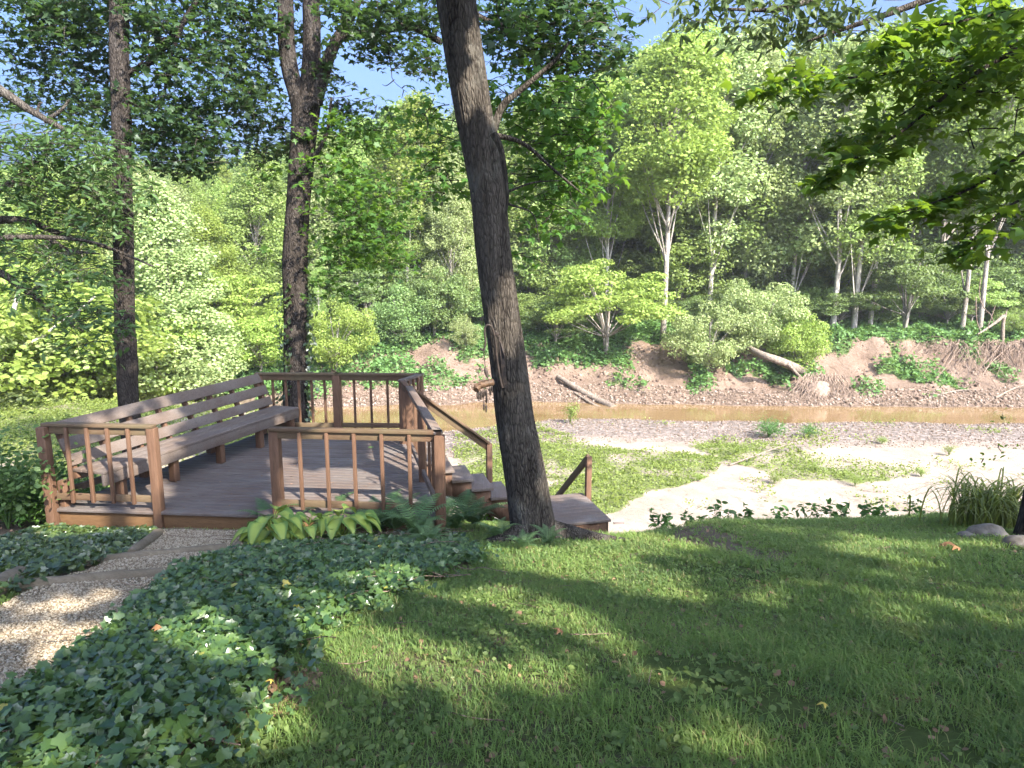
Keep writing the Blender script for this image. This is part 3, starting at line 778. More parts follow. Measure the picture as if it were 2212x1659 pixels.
def keep_shade(p):
    """a crown keeps the leaves that shade the lawn and deck and leaves the gaps where the photo shows sun"""
    h = sun_hit(p); k = np.ones(len(p), bool)
    for q in LIT:
        c = q.mean(0); k &= ~inpoly(h[:, 0], h[:, 1], c + (q - c) * 1.65)
    far = (h[:, 1] > 9.2 + .8 * np.sin(h[:, 0])) & (h[:, 0] > -.2)
    far |= (h[:, 1] > 13)
    n = fbm(h[:, 0] * .9 + 4, h[:, 1] * .9, 3)
    k &= ~((n > .60) & (rng.random(len(p)) < .85))
    k &= ~far
    return k
# ------------------------------------------------------------------ near trees
def tree(name, base, label, cat='tree', group=None):
    return empty(name, tuple(base), 0, label, cat, group)
class Crown:
    def __init__(s, mul=1.0): s.parts = []; s.tw = []; s.mul = mul
    def spray(s, X, Y, d, rx, ry, n, tpl=MAPLE, size=.11, depth=.7, per=11, L=.5, tilt=.55, filt=None, droop=.25):
        c = at_d(X, Y, d); k = d / FPX; n = int(n * s.mul)
        P, tw = spray_points(c, (rx * k, depth, ry * k), n, per, L)
        s.parts.append(leaves_at(tpl, P, size, tilt, .35, droop)); s.tw.append(tw); return s
    def along(s, path, r, n, tpl=MAPLE, size=.12, tilt=.5, taper=.6, droop=.3):
        P = spline(path, 60); i = (rng.random(n) ** .85 * 59).astype(int)
        f = 1 - taper * i / 59.
        q = P[i] + rng.normal(size=(n, 3)) * np.array([r, r * 1.1, r * .55]) * f[:, None] + np.array([0, 0, -r * .25])
        s.parts.append(leaves_at(tpl, q, size, tilt, .35, droop)); return s
    def ell(s, c, rad, n, tpl=KITE, size=.24, filt=True, shell=.0):
        P = np.array(c) + ball(n, shell) * np.array(rad)
        if filt: P = P[keep_shade(P)]
        if len(P): s.parts.append(leaves_at(tpl, P, size, .6, .3, .2))
        return s
    def twigs(s, every=2, r=.0065):
        out = []
        for o, e in s.tw:
            for a, b in list(zip(o, e))[::every]:
                out += tube(spline([a, (a + b) / 2 + rng.normal(size=3) * .03, b], 5), [r, r * .9, r * .7, r * .5, r * .3], 3, cap=False)
        return out
    def build(s, mat, parent, name='crown'):
        return under(link(name, fast_mesh(name, s.parts), mat), parent)
def pxpath(pts, d): return [at_d(p[0], p[1], p[2] if len(p) > 2 else d) for p in pts]
def limb(pts, d, r0, r1, n=10, k=24, ridge=.03):
    P = spline(pxpath(pts, d), k); return tube(P, np.linspace(r0, r1, k), n, ridge, seed=rng.random() * 9)

# --- big leaning trunk on the right of the deck
d3 = 6.55
base = at_g(1160, 1163); d3 = base[1]
T3 = tree('leaning_maple', base, 'thick gray trunk leaning left beside the stairs, with iron hook on its bark')
rows = [(-420, 905, 70), (-200, 952, 74), (0, 985, 79), (120, 1003, 78), (239, 1022.5, 76), (410, 1053, 73), (564, 1068, 75), (785, 1098, 80), (902, 1112, 84), (1019, 1133, 92), (1107, 1147, 96), (1163, 1158, 100)]
rows = rows[::-1]
P = spline(pxpath([(c, y) for y, c, w in rows], d3), 260); P = np.concatenate([[P[0] - (0, 0, .25)], P])
wv = np.interp(np.linspace(0, len(rows) - 1, 260), range(len(rows)), [w for y, c, w in rows]); wv = np.concatenate([[wv[0]], wv])
tr = tube(P, wv / 2 * d3 / FPX, 120, .034, flare=.38, seed=3.3, ridgef=13, flare_h=.26)
for k in range(5):                         # surface roots
    a = [-.25, .5, 1.3, 2.3, 3.6][k]; p0 = base + np.array([cos(a) * .16, sin(a) * .16 - .05, .10]); L_ = [.95, .6, .5, .5, .5][k]
    pts = []
    for q in np.linspace(0, 1, 6):
        x_, y_ = p0[0] + cos(a) * L_ * q, p0[1] + sin(a) * L_ * q + .06 * sin(4 * q + k)
        pts.append((x_, y_, g1(x_, y_) + .10 * (1 - q) ** 1.5 - .02))
    tr += tube(spline(pts, 14), np.linspace(.13, .025, 14), 12, .05, seed=k)
tr += limb([(1040, 305), (1062, 290), (1085, 230), (1130, 190), (1200, 130), (1230, 90)], 7.2, .05, .012)
tr += limb([(1062, 290), (1130, 310), (1200, 370), (1260, 420)], 7.3, .03, .006)
tr += limb([(1066, 288), (1084, 330), (1096, 420), (1092, 470)], 6.5, .034, .006)
tr += limb([(1095, 415), (1150, 395), (1210, 390)], 6.6, .014, .004, 6)
tr += limb([(1096, 440), (1150, 462), (1165, 520)], 6.6, .012, .003, 6)
tr += limb([(960, -40), (1010, 20), (1100, 60), (1200, 50)], 8.5, .05, .012)
tr += limb([(940, -300), (1050, -330), (1200, -420)], 7.5, .12, .05); tr += limb([(910, -420), (800, -560), (700, -640)], 6, .12, .05)
c3 = Crown()
for a in [(1085, 70, 8.5, 60, 60, 330), (1160, 40, 9, 80, 55, 420), (1250, 70, 9, 75, 60, 360), (1300, 30, 9, 45, 55, 190), (1180, 125, 9, 90, 40, 300), (1290, 125, 9, 45, 30, 110),
          (1120, 0, 9, 90, 40, 300), (1240, -20, 9, 90, 40, 300)]:
    c3.spray(*a, size=.105)
c3b = Crown()
for a in [(1115, 220, 8.6, 45, 50, 180), (1190, 215, 8, 70, 45, 240), (1165, 290, 8.6, 70, 45, 260), (1245, 300, 8, 60, 50, 220), (1200, 370, 8.4, 80, 40, 260), (1150, 400, 8.4, 45, 40, 130), (1265, 395, 8.2, 40, 30, 90),
          (1165, 470, 8.2, 45, 35, 90), (1135, 545, 8.2, 25, 30, 36), (1200, 455, 8.2, 50, 25, 90), (960, 330, 8.6, 36, 55, 150), (980, 420, 8.6, 30, 40, 80), (945, 250, 8.6, 40, 60, 150), (1290, 210, 8, 40, 40, 90)]:
    c3b.spray(*a, size=.105)
c3.ell((-.6, 6.4, 5.5), (4.5, 4, 2.5), 5000); c3.ell((2.5, 7.5, 6.5), (3.5, 3, 2), 2600)
tr += c3.twigs(1) + c3b.twigs(1)
under(link('trunk', fast_mesh('trunk', tr, True), M['bark_gray']), T3); c3.build(M['maple_shaded'], T3); c3b.build(M['maple'], T3, 'lower_foliage')

# --- forked trunk behind the deck
d2 = 13.0
b2 = at_d(648, 905, d2); b2[2] = g1(b2[0], b2[1])
T2 = tree('forked_maple', b2, 'dark forked trunk standing just behind the back railing of the deck')
def pxtrunk(rows, d, n=140, ns=48, ridge=.03, flare=0, seed=0, base=None, ridgef=9):
    P = [at_d(c, y, d) for y, c, w in rows]; w = [w for y, c, w in rows]
    if base is not None: P = [np.array(base) - (0, 0, .3)] + P; w = [w[0] * 1.15] + w
    P2 = spline(P, n); wv = np.interp(np.linspace(0, len(P) - 1, n), range(len(P)), w)
    return tube(P2, wv / 2 * d / FPX, ns, ridge, flare, seed, ridgef=ridgef)
tr = pxtrunk([(905, 641, 56), (860, 638, 52), (700, 640, 53), (560, 637, 52), (430, 645, 48), (300, 655, 52), (245, 660, 56), (212, 662, 58)], d2, base=b2, flare=.2, seed=1)
tr += pxtrunk([(250, 652, 36), (200, 640, 34), (150, 626, 33), (80, 618, 33), (0, 616, 31), (-150, 605, 28), (-400, 590, 20)], d2, 60, 32, seed=2)
tr += pxtrunk([(255, 664, 44), (200, 668, 40), (120, 673, 36), (40, 673, 35), (0, 672, 33), (-150, 678, 28), (-400, 690, 20)], d2, 60, 32, seed=4)
tr += pxtrunk([(225, 680, 30), (180, 693, 27), (130, 708, 25), (85, 728, 22), (60, 745, 20), (20, 765, 17), (-60, 800, 14)], d2, 50, 24, seed=5)
tr += limb([(728, 84), (755, 75), (800, 72), (860, 58), (900, 62), (955, 92)], d2, .085, .055, 14, 36)
tr += limb([(663, 355), (685, 330), (705, 290), (712, 250), (716, 210)], d2 - .3, .045, .02)
tr += limb([(683, 330), (705, 380), (740, 440), (790, 500)], d2 - .3, .035, .006)
tr += limb([(660, 240), (677, 222), (690, 225)], d2 - .2, .07, .03)
for pts in ([(838, 108), (845, 150), (850, 175), (880, 200)], [(850, 150), (870, 135), (890, 140)], [(852, 172), (835, 185), (825, 182)], [(868, 190), (880, 185), (905, 205)], [(846, 140), (832, 130)], [(872, 195), (868, 212)]):
    tr += limb(pts, d2 - .5, .010, .003, 5, 10, 0)
for i in range(3):
    q = [(600, 330, 1), (676, 400, 1), (612, 500, 1)][i]
c2 = Crown(1.35); c2b = Crown(1.3)
for a in [(520, 50, 13, 60, 60, 360), (580, 60, 13, 45, 70, 320), (545, 150, 13, 55, 55, 330), (500, 175, 13.5, 35, 50, 150), (575, 230, 13, 45, 55, 300), (525, 255, 13.5, 35, 30, 110), (600, 300, 13.5, 50, 35, 220), (560, 320, 13.5, 40, 25, 110),
          (640, 40, 13.5, 40, 60, 160), (760, 30, 12.5, 60, 40, 330), (850, 35, 12.5, 60, 35, 320), (920, 30, 12.5, 45, 40, 220), (760, 95, 12.5, 40, 22, 90), (830, 85, 12.5, 50, 26, 160), (895, 110, 12.5, 45, 35, 170), (935, 140, 12.5, 30, 40, 90),
          (720, 190, 13, 35, 45, 120), (770, 225, 13, 50, 25, 110), (700, 140, 13, 25, 30, 40), (640, -60, 13, 250, 60, 800)]:
    c2.spray(*a, size=.112)
for a in [(740, 290, 13, 60, 45, 260), (800, 290, 13, 55, 30, 180), (715, 370, 12.6, 50, 45, 240), (785, 400, 12.6, 55, 45, 260), (745, 460, 12.6, 60, 45, 280), (820, 480, 12.8, 50, 50, 230), (770, 545, 12.6, 65, 40, 270), (840, 550, 12.8, 40, 30, 110),
          (705, 545, 12.6, 35, 50, 150), (730, 615, 12.6, 28, 30, 80), (880, 410, 13, 30, 40, 80), (600, 395, 13.4, 25, 40, 50), (860, 320, 13.2, 40, 30, 90), (590, 560, 13, 14, 20, 22)]:
    c2b.spray(*a, size=.115)
c2.ell((-3.2, 12.5, 7), (4, 3, 2.5), 3000)
tr += c2.twigs(1) + c2b.twigs(1)
under(link('trunk', fast_mesh('trunk', tr, True), M['bark_dark']), T2); c2.build(M['maple_shaded'], T2); c2b.build(M['maple'], T2, 'hanging_foliage')
# ivy climbing the forked trunk: a vine of its own
n = 520; yy = rng.uniform(610, 905, n); side = rng.random(n)
xx = np.where(side < .45, 612 + 9 * rng.normal(size=n), np.where(side < .85, 668 + 8 * rng.normal(size=n), rng.uniform(615, 662, n)))
dd = np.where((xx > 616) & (xx < 660), d2 - .26, d2 - .05 - .12 * rng.random(n))
k = ~((xx > 616) & (xx < 660) & (xx > 630)); xx, yy, dd, n = xx[k], yy[k], dd[k], k.sum()
PV = np.array([at_d(a, b, c) for a, b, c in zip(xx, yy, dd)])
V_ = place(IVY, PV, rng.normal(size=(n, 3)) * .5 + np.array([0, -.8, .35]) + np.stack([(xx - 640) / 40, 0 * xx, 0 * xx], -1), np.array([0, -.1, -1.]) + .5 * rng.normal(size=(n, 3)), .045 + .05 * rng.random(n))
tag(link('climbing_ivy', fast_mesh('climbing_ivy', [V_]), M['ivy']), 'dark ivy vine climbing both sides of the forked trunk behind the deck', 'vine')

# --- slim straight trunk on the left
d1 = 11.6
b1 = at_d(279, 868, d1); b1[2] = g1(b1[0], b1[1])
T1 = tree('slim_maple', b1, 'slim straight dark trunk rising behind the left half of the bench')
tr = pxtrunk([(868, 278, 42), (800, 276, 42), (760, 273, 43), (735, 271, 45), (710, 270, 41), (640, 269, 40), (500, 266, 40), (470, 265, 42), (400, 264, 38), (240, 262, 38), (120, 257, 37), (0, 257, 36), (-200, 252, 32), (-500, 246, 24)], d1, 180, 48, .028, base=b1, seed=7)
tr += limb([(268, 160), (330, 130), (385, 60), (425, 0), (440, -40)], d1 + .3, .05, .03); tr += limb([(268, 165), (300, 140), (360, 80)], d1, .025, .008)
tr += limb([(400, 40), (370, 120), (350, 220), (325, 260)], d1 + .2, .035, .008)
tr += limb([(325, 255), (360, 290), (385, 310)], d1, .012, .003, 6)
c1 = Crown(1.45)
for a in [(40, 40, 12.5, 60, 45, 330), (130, 20, 12.5, 80, 45, 460), (190, 80, 12.5, 55, 55, 330), (130, 120, 12.8, 55, 45, 260), (60, 130, 12.8, 50, 35, 150), (320, 40, 12, 50, 50, 300), (400, 90, 12, 60, 50, 330), (340, 140, 12, 50, 45, 230), (430, 180, 12, 50, 45, 240),
          (300, 220, 12, 50, 45, 260), (380, 250, 12, 60, 50, 400), (430, 290, 12, 50, 45, 330), (330, 310, 12, 50, 40, 260), (400, 340, 12, 60, 28, 220), (440, 355, 12, 40, 20, 90), (200, 180, 12.8, 50, 45, 260), (110, 200, 13, 60, 40, 220), (20, 210, 13, 40, 45, 130), (180, 260, 12.6, 60, 40, 280),
          (350, -30, 12, 180, 50, 600), (100, -30, 12.5, 150, 40, 500), (470, 40, 12.5, 35, 45, 130), (460, 240, 12.4, 30, 40, 100)]:
    c1.spray(*a, size=.112)
c1.ell((-6.5, 11.5, 7), (3.5, 3, 2.5), 2500)
tr += c1.twigs(1)
under(link('trunk', fast_mesh('trunk', tr, True), M['bark_dark']), T1); c1.build(M['maple_shaded'], T1)

# --- tree out of frame on the left whose limbs reach in
b0 = np.array([-10.2, 10.2, 0]); b0[2] = g1(b0[0], b0[1])
T0 = tree('spreading_beech', b0, 'spreading tree at the left edge whose long low limbs cross the view')
tr = tube(spline([b0 - (0, 0, .3), b0 + (.1, 0, 3), b0 + (.0, .1, 6), b0 + (-.2, .1, 10)], 40), np.linspace(.26, .12, 40), 24, .03, .2)
hub = lambda z: (b0 + (.1, 0, z))
def limb3(z, pts, d, r0, r1): 
    P = spline([hub(z)] + pxpath(pts, d), 40); return tube(P, np.linspace(r0, r1, 40), 10, .03, seed=rng.random() * 9)
tr += limb3(6.4, [(-120, 130), (0, 195), (60, 235), (125, 272), (150, 285)], 10.4, .10, .02)
tr += limb([(96, 262), (130, 240), (150, 215)], 10.4, .035, .012); tr += limb([(80, 248), (85, 225), (92, 222)], 10.4, .02, .01)
tr += limb3(3.8, [(-100, 480), (0, 475), (60, 478), (130, 505), (200, 525), (260, 545), (330, 575)], 10.6, .08, .012)
tr += limb3(3.6, [(-100, 520), (0, 514), (90, 512), (170, 518), (230, 530)], 10.0, .07, .012)
tr += limb([(100, 512), (150, 540), (215, 548)], 10.2, .04, .01)
tr += limb3(3.0, [(-110, 560), (0, 590), (50, 625), (85, 650), (120, 685), (180, 715)], 9.8, .07, .012)
tr += limb3(4.4, [(-100, 460), (0, 410), (60, 365), (110, 325)], 10.4, .07, .012)
tr += limb([(60, 640), (110, 600), (170, 565)], 9.8, .02, .005, 6)
c0 = Crown(1.3)
for a in [(60, 320, 10.4, 70, 40, 300), (150, 310, 10.4, 70, 40, 330), (220, 350, 10.6, 50, 40, 220), (120, 385, 10.4, 80, 35, 330), (210, 425, 10.6, 55, 35, 240), (60, 430, 10.4, 60, 30, 180), (140, 470, 10.4, 80, 28, 280), (230, 490, 10.6, 40, 30, 150), (40, 530, 10, 55, 28, 160),
          (150, 555, 10.2, 60, 22, 150), (215, 595, 10, 30, 22, 90), (120, 620, 9.8, 55, 22, 130), (175, 665, 9.8, 40, 26, 130), (215, 690, 9.8, 30, 25, 100), (200, 735, 9.8, 35, 18, 70), (60, 600, 9.8, 40, 18, 60), (20, 380, 10.4, 40, 30, 110), (25, 280, 10.4, 40, 30, 90), (300, 415, 11, 35, 30, 90)]:
    c0.spray(*a, tpl=LONG, size=.13, per=9, L=.45, tilt=.6, droop=.45)
c0.ell((-10, 10.5, 6), (2.5, 3, 2.5), 1200)
tr += c0.twigs(1)
under(link('trunk', fast_mesh('trunk', tr, True), M['bark_gray']), T0); c0.build(M['beech'], T0)

# --- maple whose trunk closes the right edge of the view
bR = at_g(2226, 1160); dR = bR[1]
TR = tree('right_edge_maple', bR, 'maple at the right edge with dark leafy branches hanging across the upper right corner')
tr = tube(spline([bR - (0, 0, .2), bR + (.03, 0, .8), bR + (-.01, 0, 2.2), bR + (.1, -.05, 4.5), bR + (.2, -.2, 9)], 90), np.linspace(.135, .09, 90), 40, .04, .55, 2, flare_h=.22)
dl_ = 6.4
hubR = bR + (.1, -.05, 4.4)
def limbR(pts, d, r0, r1, h=4.4):
    P = spline([bR + (.1, -.05, h)] + pxpath(pts, d), 40); return P, tube(P, np.linspace(r0, r1, 40), 9, .02, seed=rng.random() * 9)
cR = Crown(.30)
for pts, d, r0, h, rad, n in (
    ([(2330, 80), (2212, 97), (2100, 120), (1960, 150), (1850, 168), (1740, 165), (1600, 195)], 6.3, .03, 4.6, .14, 560),
    ([(2330, 70), (2212, 105), (2120, 150), (2020, 225), (1940, 290), (1840, 345), (1760, 395)], 6.0, .03, 4.4, .14, 640),
    ([(2150, 140), (2060, 160), (1960, 240), (1860, 290), (1780, 310)], 6.5, .012, 4.4, .15, 420),
    ([(2330, 240), (2212, 330), (2110, 400), (2010, 440), (1880, 478)], 5.8, .022, 3.6, .13, 520),
    ([(2330, 300), (2230, 410), (2160, 460), (2100, 520), (2080, 550)], 5.6, .018, 3.3, .13, 330),
    ([(2330, 10), (2212, 20), (2080, 45), (1960, 70), (1880, 110)], 5.6, .02, 4.8, .15, 420)):
    P, t_ = limbR(pts, d, r0, .004, h); tr += t_
    cR.along(P[8:], rad * 1.3, int(n * .62), size=.115)
for a in [(2150, 60, 6, 80, 60, 320), (2050, 190, 6.2, 70, 45, 220), (2160, 210, 6, 60, 50, 220), (1960, 120, 6.3, 80, 40, 240), (2190, 400, 5.8, 40, 50, 130), (2120, 320, 6, 50, 25, 70), (2180, 280, 6, 40, 30, 70), (1700, 180, 6.3, 60, 30, 130), (2000, 40, 6.2, 60, 40, 160), (2160, 500, 5.7, 50, 30, 110)]:
    cR.spray(*a, size=.115, depth=.35, L=.35)
for a in [(2190, 900, 8.0, 22, 40, 26), (2170, 960, 8.0, 30, 25, 34), (2150, 1000, 8.0, 34, 22, 40), (2190, 1010, 8.0, 22, 20, 30)]:
    cR.spray(*a, tpl=OVATE, size=.06, depth=.2, L=.25, tilt=.8)
cR.ell((6.2, 7.2, 5.6), (3.6, 3.4, 2.6), 3200); cR.ell((1.0, 2.4, 6.0), (3.2, 2.6, 1.8), 5000); cR.ell((4.4, 2.2, 6.2), (3.2, 3.0, 2.2), 4500)  # last two are leaf masses added overhead, out of view, to shade the deck
tr += cR.twigs(1)
under(link('trunk', fast_mesh('trunk', tr, True), M['bark_dark']), TR); cR.build(M['maple_near'], TR)

# --- hickory standing outside the view on the right, one limb hangs in at the top
bH = np.array([9.5, 3.5, 0]); bH[2] = g1(9.5, 3.5)
TH = tree('hickory', bH, 'tree outside the frame whose drooping pointed leaves hang in at the top right of center')
tr = tube(spline([bH - (0, 0, .3), bH + (0, 0, 3), bH + (-.2, .1, 7), bH + (0, 0, 12)], 40), np.linspace(.25, .1, 40), 24, .03, .2)
P = spline([bH + (-.2, .1, 6.6)] + pxpath([(2200, -260), (1900, -60), (1700, 15), (1560, 20)], 9.0), 40); tr += tube(P, np.linspace(.09, .012, 40), 10, .02)
P = spline([bH + (-.2, .1, 6.0)] + pxpath([(2300, -120), (2000, 0), (1830, 60), (1740, 90)], 8.6), 40); tr += tube(P, np.linspace(.07, .01, 40), 10, .02)
cH = Crown(.55)
for a in [(1450, 5, 9, 40, 30, 80), (1490, 40, 9, 28, 32, 80), (1560, 20, 9, 70, 40, 190), (1640, 45, 9, 55, 35, 190), (1720, 30, 8.8, 60, 34, 240), (1800, 40, 8.8, 60, 40, 230), (1850, 30, 8.6, 60, 50, 200), (1600, -30, 9, 200, 30, 260)]:
    cH.spray(*a, tpl=LONG, size=.16, per=9, L=.4, tilt=.7, droop=.9)
cH.ell((9.2, -.8, 6.2), (4.8, 4.8, 3.4), 9000)  # unseen leaf mass, set off the trunk to shade the lawn
tr += cH.twigs(2)
under(link('trunk', fast_mesh('trunk', tr, True), M['bark_gray']), TH); cH.build(M['hickory'], TH)
# --- unseen trees added right of and behind the viewpoint to shade the lawn
for i, (x_, y_, zc, rad, n) in enumerate([(14, -2, 7.5, (4.8, 5.4, 4.2), 8500), (9, -8, 7.5, (5.4, 4.6, 4.2), 8500), (15, -9, 8.5, (5, 5, 4.5), 5000), (2.6, -1.6, 6.6, (3.4, 3.4, 2.4), 6500), (3.6, -5.2, 6.6, (4.2, 4.0, 3.0), 8000)]):
    b_ = np.array([x_, y_, g1(x_, y_)]); T_ = tree('unseen_shade_tree', b_, 'tall unseen tree behind the viewpoint, added to cast shade on the lawn', group='unseen trees added for shade behind the viewpoint')
    tr = tube(spline([b_ - (0, 0, .3), b_ + (0, 0, 3), b_ + (.2, .1, zc + 2)], 30), np.linspace(.28, .1, 30), 20, .03, .2)
    under(link('trunk', fast_mesh('trunk', tr, True), M['bark_gray']), T_)
    Crown().ell((x_, y_, zc), rad, n, size=.3).build(M['maple'], T_)
# ------------------------------------------------------------------ lawn grass (stuff)
def lawn_ok(x, y):
    return ~(inpoly(x, y, PATH_POLY) | inpoly(x, y, IVY_R) | inpoly(x, y, IVY_L) | inpoly(x, y, DECK_POLY))
def blades(P, h, w, lean, az=None):
    n = len(P); az = rng.random(n) * 2 * pi if az is None else az
    d = np.stack([np.cos(az), np.sin(az), 0 * az], -1); s = np.stack([-np.sin(az), np.cos(az), 0 * az], -1)
    h = h[:, None]; w = w[:, None]; lean = lean[:, None]; up = np.array([0, 0, 1.])
    m = P + up * h * .55 + d * lean * h * .3; t = P + up * h * (1 - .25 * lean) + d * lean * h
    V = np.stack([P - s * w, P + s * w, m + s * w * .75, m - s * w * .75, t], 1).reshape(-1, 3)
    o = (np.arange(n) * 5)[:, None]
    return [(V, o + np.array([0, 1, 2, 3])), (np.zeros((0, 3)), np.zeros((0, 3), int)), ], (o + np.array([3, 2, 4]))
def blade_mesh(name, P, h, w, lean, az=None):
    (a, _), tri = blades(P, h, w, lean, az)
    V, Q = a
    n = len(P); me = bpy.data.meshes.new(name)
    me.vertices.add(len(V)); me.vertices.foreach_set('co', V.astype(np.float32).ravel())
    L = np.concatenate([Q, tri], 1).astype(np.int32).ravel()
    S = np.stack([np.arange(n) * 7, np.arange(n) * 7 + 4], 1).astype(np.int32).ravel()
    T = np.tile(np.array([4, 3], np.int32), n)
    me.loops.add(len(L)); me.loops.foreach_set('vertex_index', L); me.polygons.add(2 * n); me.polygons.foreach_set('loop_start', S)
    try: me.polygons.foreach_set('loop_total', T)
    except Exception: pass
    me.update(calc_edges=True); return me
NT_ = 62000
y = 1.0 + 8.4 * rng.random(NT_ * 3) ** 1.35; x = (rng.random(NT_ * 3) * 2 - 1) * (y * .9 + 1.5)
ok = lawn_ok(x, y) & (x > -4.5)
bare = np.zeros(len(x))
for p in BARE: bare = np.maximum(bare, inpoly(x, y, p) * (1.1 if p is BARE[1] else .8) * (.5 + .5 * (fbm(x * 2.5, y * 2.5, 3) > .42)))
nz = fbm(x * 1.3, y * 1.3, 4)
ok &= rng.random(len(x)) < np.clip(1.0 - bare - 3.6 * np.clip(nz - .50, 0, 1), 0.06, 1)
x, y = x[ok][:NT_], y[ok][:NT_]
nb = 7; nt = len(x)
lush = fbm(x * .9 + 30, y * .9, 3)
X_ = (x[:, None] + rng.normal(size=(nt, nb)) * .022).ravel(); Y_ = (y[:, None] + rng.normal(size=(nt, nb)) * .022).ravel()
lu = np.repeat(lush, nb); dcam = np.hypot(X_, Y_)
hh = (.022 + .05 * rng.random(len(X_)) ** 1.6) * (.35 + 1.4 * lu)
ww = np.clip(.0013 + .00042 * dcam, .0016, .0055) * (.7 + .6 * rng.random(len(X_)))
PG = np.stack([X_, Y_, ground(X_, Y_) - .006], -1)
tag(link('lawn_grass', blade_mesh('lawn_grass', PG, hh, ww, .3 + .9 * rng.random(len(X_))), M['grass']), 'short patchy green grass covering the sloping lawn', 'grass', kind='stuff')
# lawn weeds: clover and plantain leaves
n = 14000
y = 1.2 + 7.2 * rng.random(n * 3) ** 1.4; x = (rng.random(n * 3) * 2 - 1) * (y * .85 + 1)
ok = lawn_ok(x, y) & (x > -3.6) & (rng.random(len(x)) < np.clip(3.2 * (fbm(x * 1.1 + 70, y * 1.1, 3) - .42), .03, 1))
x, y = x[ok][:n], y[ok][:n]; PW_ = np.stack([x, y, ground(x, y) + .015 + .03 * rng.random(len(x))], -1)
a = leaves_at(KITE, PW_, .026, .5, .5, .1)
k = 1500; i = rng.choice(len(x), k); r3 = np.repeat(PW_[i], 5, 0); az = rng.random(len(r3)) * 2 * pi
D = np.stack([np.cos(az), np.sin(az), .35 + .5 * rng.random(len(r3))], -1); b_ = place(OVATE, r3 - (0, 0, .03), np.stack([-.4 * np.cos(az), -.4 * np.sin(az), 1 + 0 * az], -1), D, .03 + .04 * rng.random(len(r3)) ** 2)
tag(link('lawn_weeds', fast_mesh('lawn_weeds', [a, b_]), M['clover']), 'small round clover and plantain leaves growing among the lawn grass', 'weeds', kind='stuff')
# leaf litter on the bare soil
n = 2600
pl = scatter(BARE[0], 900); y = 1.3 + 7.5 * rng.random(n); x = (rng.random(n) * 2 - 1) * y * .8; q = np.concatenate([pl, np.stack([x, y], 1)[lawn_ok(x, y)]])
tag(link('leaf_litter', fast_mesh('leaf_litter', [leaves_at(KITE, on_g(q, .012), .028, .35, .6, .05)]), M['litter']), 'brown bits of dead leaf scattered over bare soil', 'leaf litter', kind='stuff')
# ------------------------------------------------------------------ ivy beds (stuff)
def ivy_bed(name, poly, n, label, size=.062, extra=None):
    p = scatter(poly, n, lambda x, y: np.clip((3.2 / np.hypot(x, y)) ** .8, 0, 1))
    p = p + .05 * rng.normal(size=p.shape)
    k = ~(inpoly(p[:, 0], p[:, 1], PATH_POLY) & (rng.random(len(p)) < .93)); p = p[k]
    if extra is not None: p = np.concatenate([p, extra])
    h = .02 + (.03 + .09 * sstep(7.3, 4.5, p[:, 1])) * rng.random(len(p)) + .10 * (fbm(p[:, 0] * 2, p[:, 1] * 2, 3) - .4)
    P3 = on_g(p) + np.stack([0 * h, 0 * h, np.maximum(h, .015)], -1)
    n = len(P3); Nn = rng.normal(size=(n, 3)) * .55 + np.array([.0, -.22, 1]); az = rng.random(n) * 2 * pi
    D = np.stack([np.cos(az), np.sin(az), -.25 + 0 * az], -1)
    s = size * (.42 + 1.0 * rng.random(n) ** 1.5)
    tag(link(name, fast_mesh(name, [place(IVY, P3, Nn, D, s)]), M['ivy']), label, 'ivy', kind='stuff')
edge = np.concatenate([scatter(np.array([a - .25, a + (.25, -.25), b + .25, b + (-.25, .25)]), 60) for a, b in zip(IVY_R[4:15], IVY_R[5:16])])
ivy_bed('ivy_bed', IVY_R, 32000, 'dense dark glossy ivy filling the bed between the gravel path and the lawn', .047, edge)
ivy_bed('ivy_patch', IVY_L, 9000, 'dark ivy patch between the left side of the path and the deck front', .05)
# bits of leaf and twig lying about on the deck and the lawn
pd_ = scatter(DECK_POLY, 260); qd = np.concatenate([pd_, np.full((len(pd_), 1), DZ + .004)], 1)
tag(link('deck_debris', fast_mesh('deck_debris', [leaves_at(KITE, qd, .024, .12, .6, .0)]), M['litter']), 'dry bits of leaf scattered over the deck boards', 'leaf litter', kind='stuff')
tw_ = []
for k in range(70):
    y_ = 1.6 + 6.5 * rng.random(); x_ = (rng.random() * 2 - 1) * y_ * .75; a_ = rng.random() * 6.28; L_ = .06 + .2 * rng.random()
    if not lawn_ok(np.array([x_]), np.array([y_]))[0]: continue
    pts = [(x_ + cos(a_) * L_ * q, y_ + sin(a_) * L_ * q + .01 * rng.normal(), g1(x_ + cos(a_) * L_ * q, y_ + sin(a_) * L_ * q) + .025) for q in (0, .5, 1)]
    tw_ += tube(spline(pts, 6), np.linspace(.004, .0015, 6), 4, cap=False)
vi_ = []
for k in range(110):
    p_ = scatter(IVY_R, 1)[0]; a_ = rng.random() * 6.28; L_ = .25 + .5 * rng.random(); pts = []
    for q in (0, .33, .66, 1):
        x_, y_ = p_[0] + cos(a_) * L_ * q + .03 * rng.normal(), p_[1] + sin(a_) * L_ * q + .03 * rng.normal(); pts.append((x_, y_, g1(x_, y_) + .05 + .07 * rng.random()))
    vi_ += tube(spline(pts, 10), .0035, 4, cap=False)
tag(link('fallen_twigs', fast_mesh('fallen_twigs', tw_ + vi_), M['root']), 'thin dry twigs and bare stems lying in the grass and ivy', 'twigs', kind='stuff')
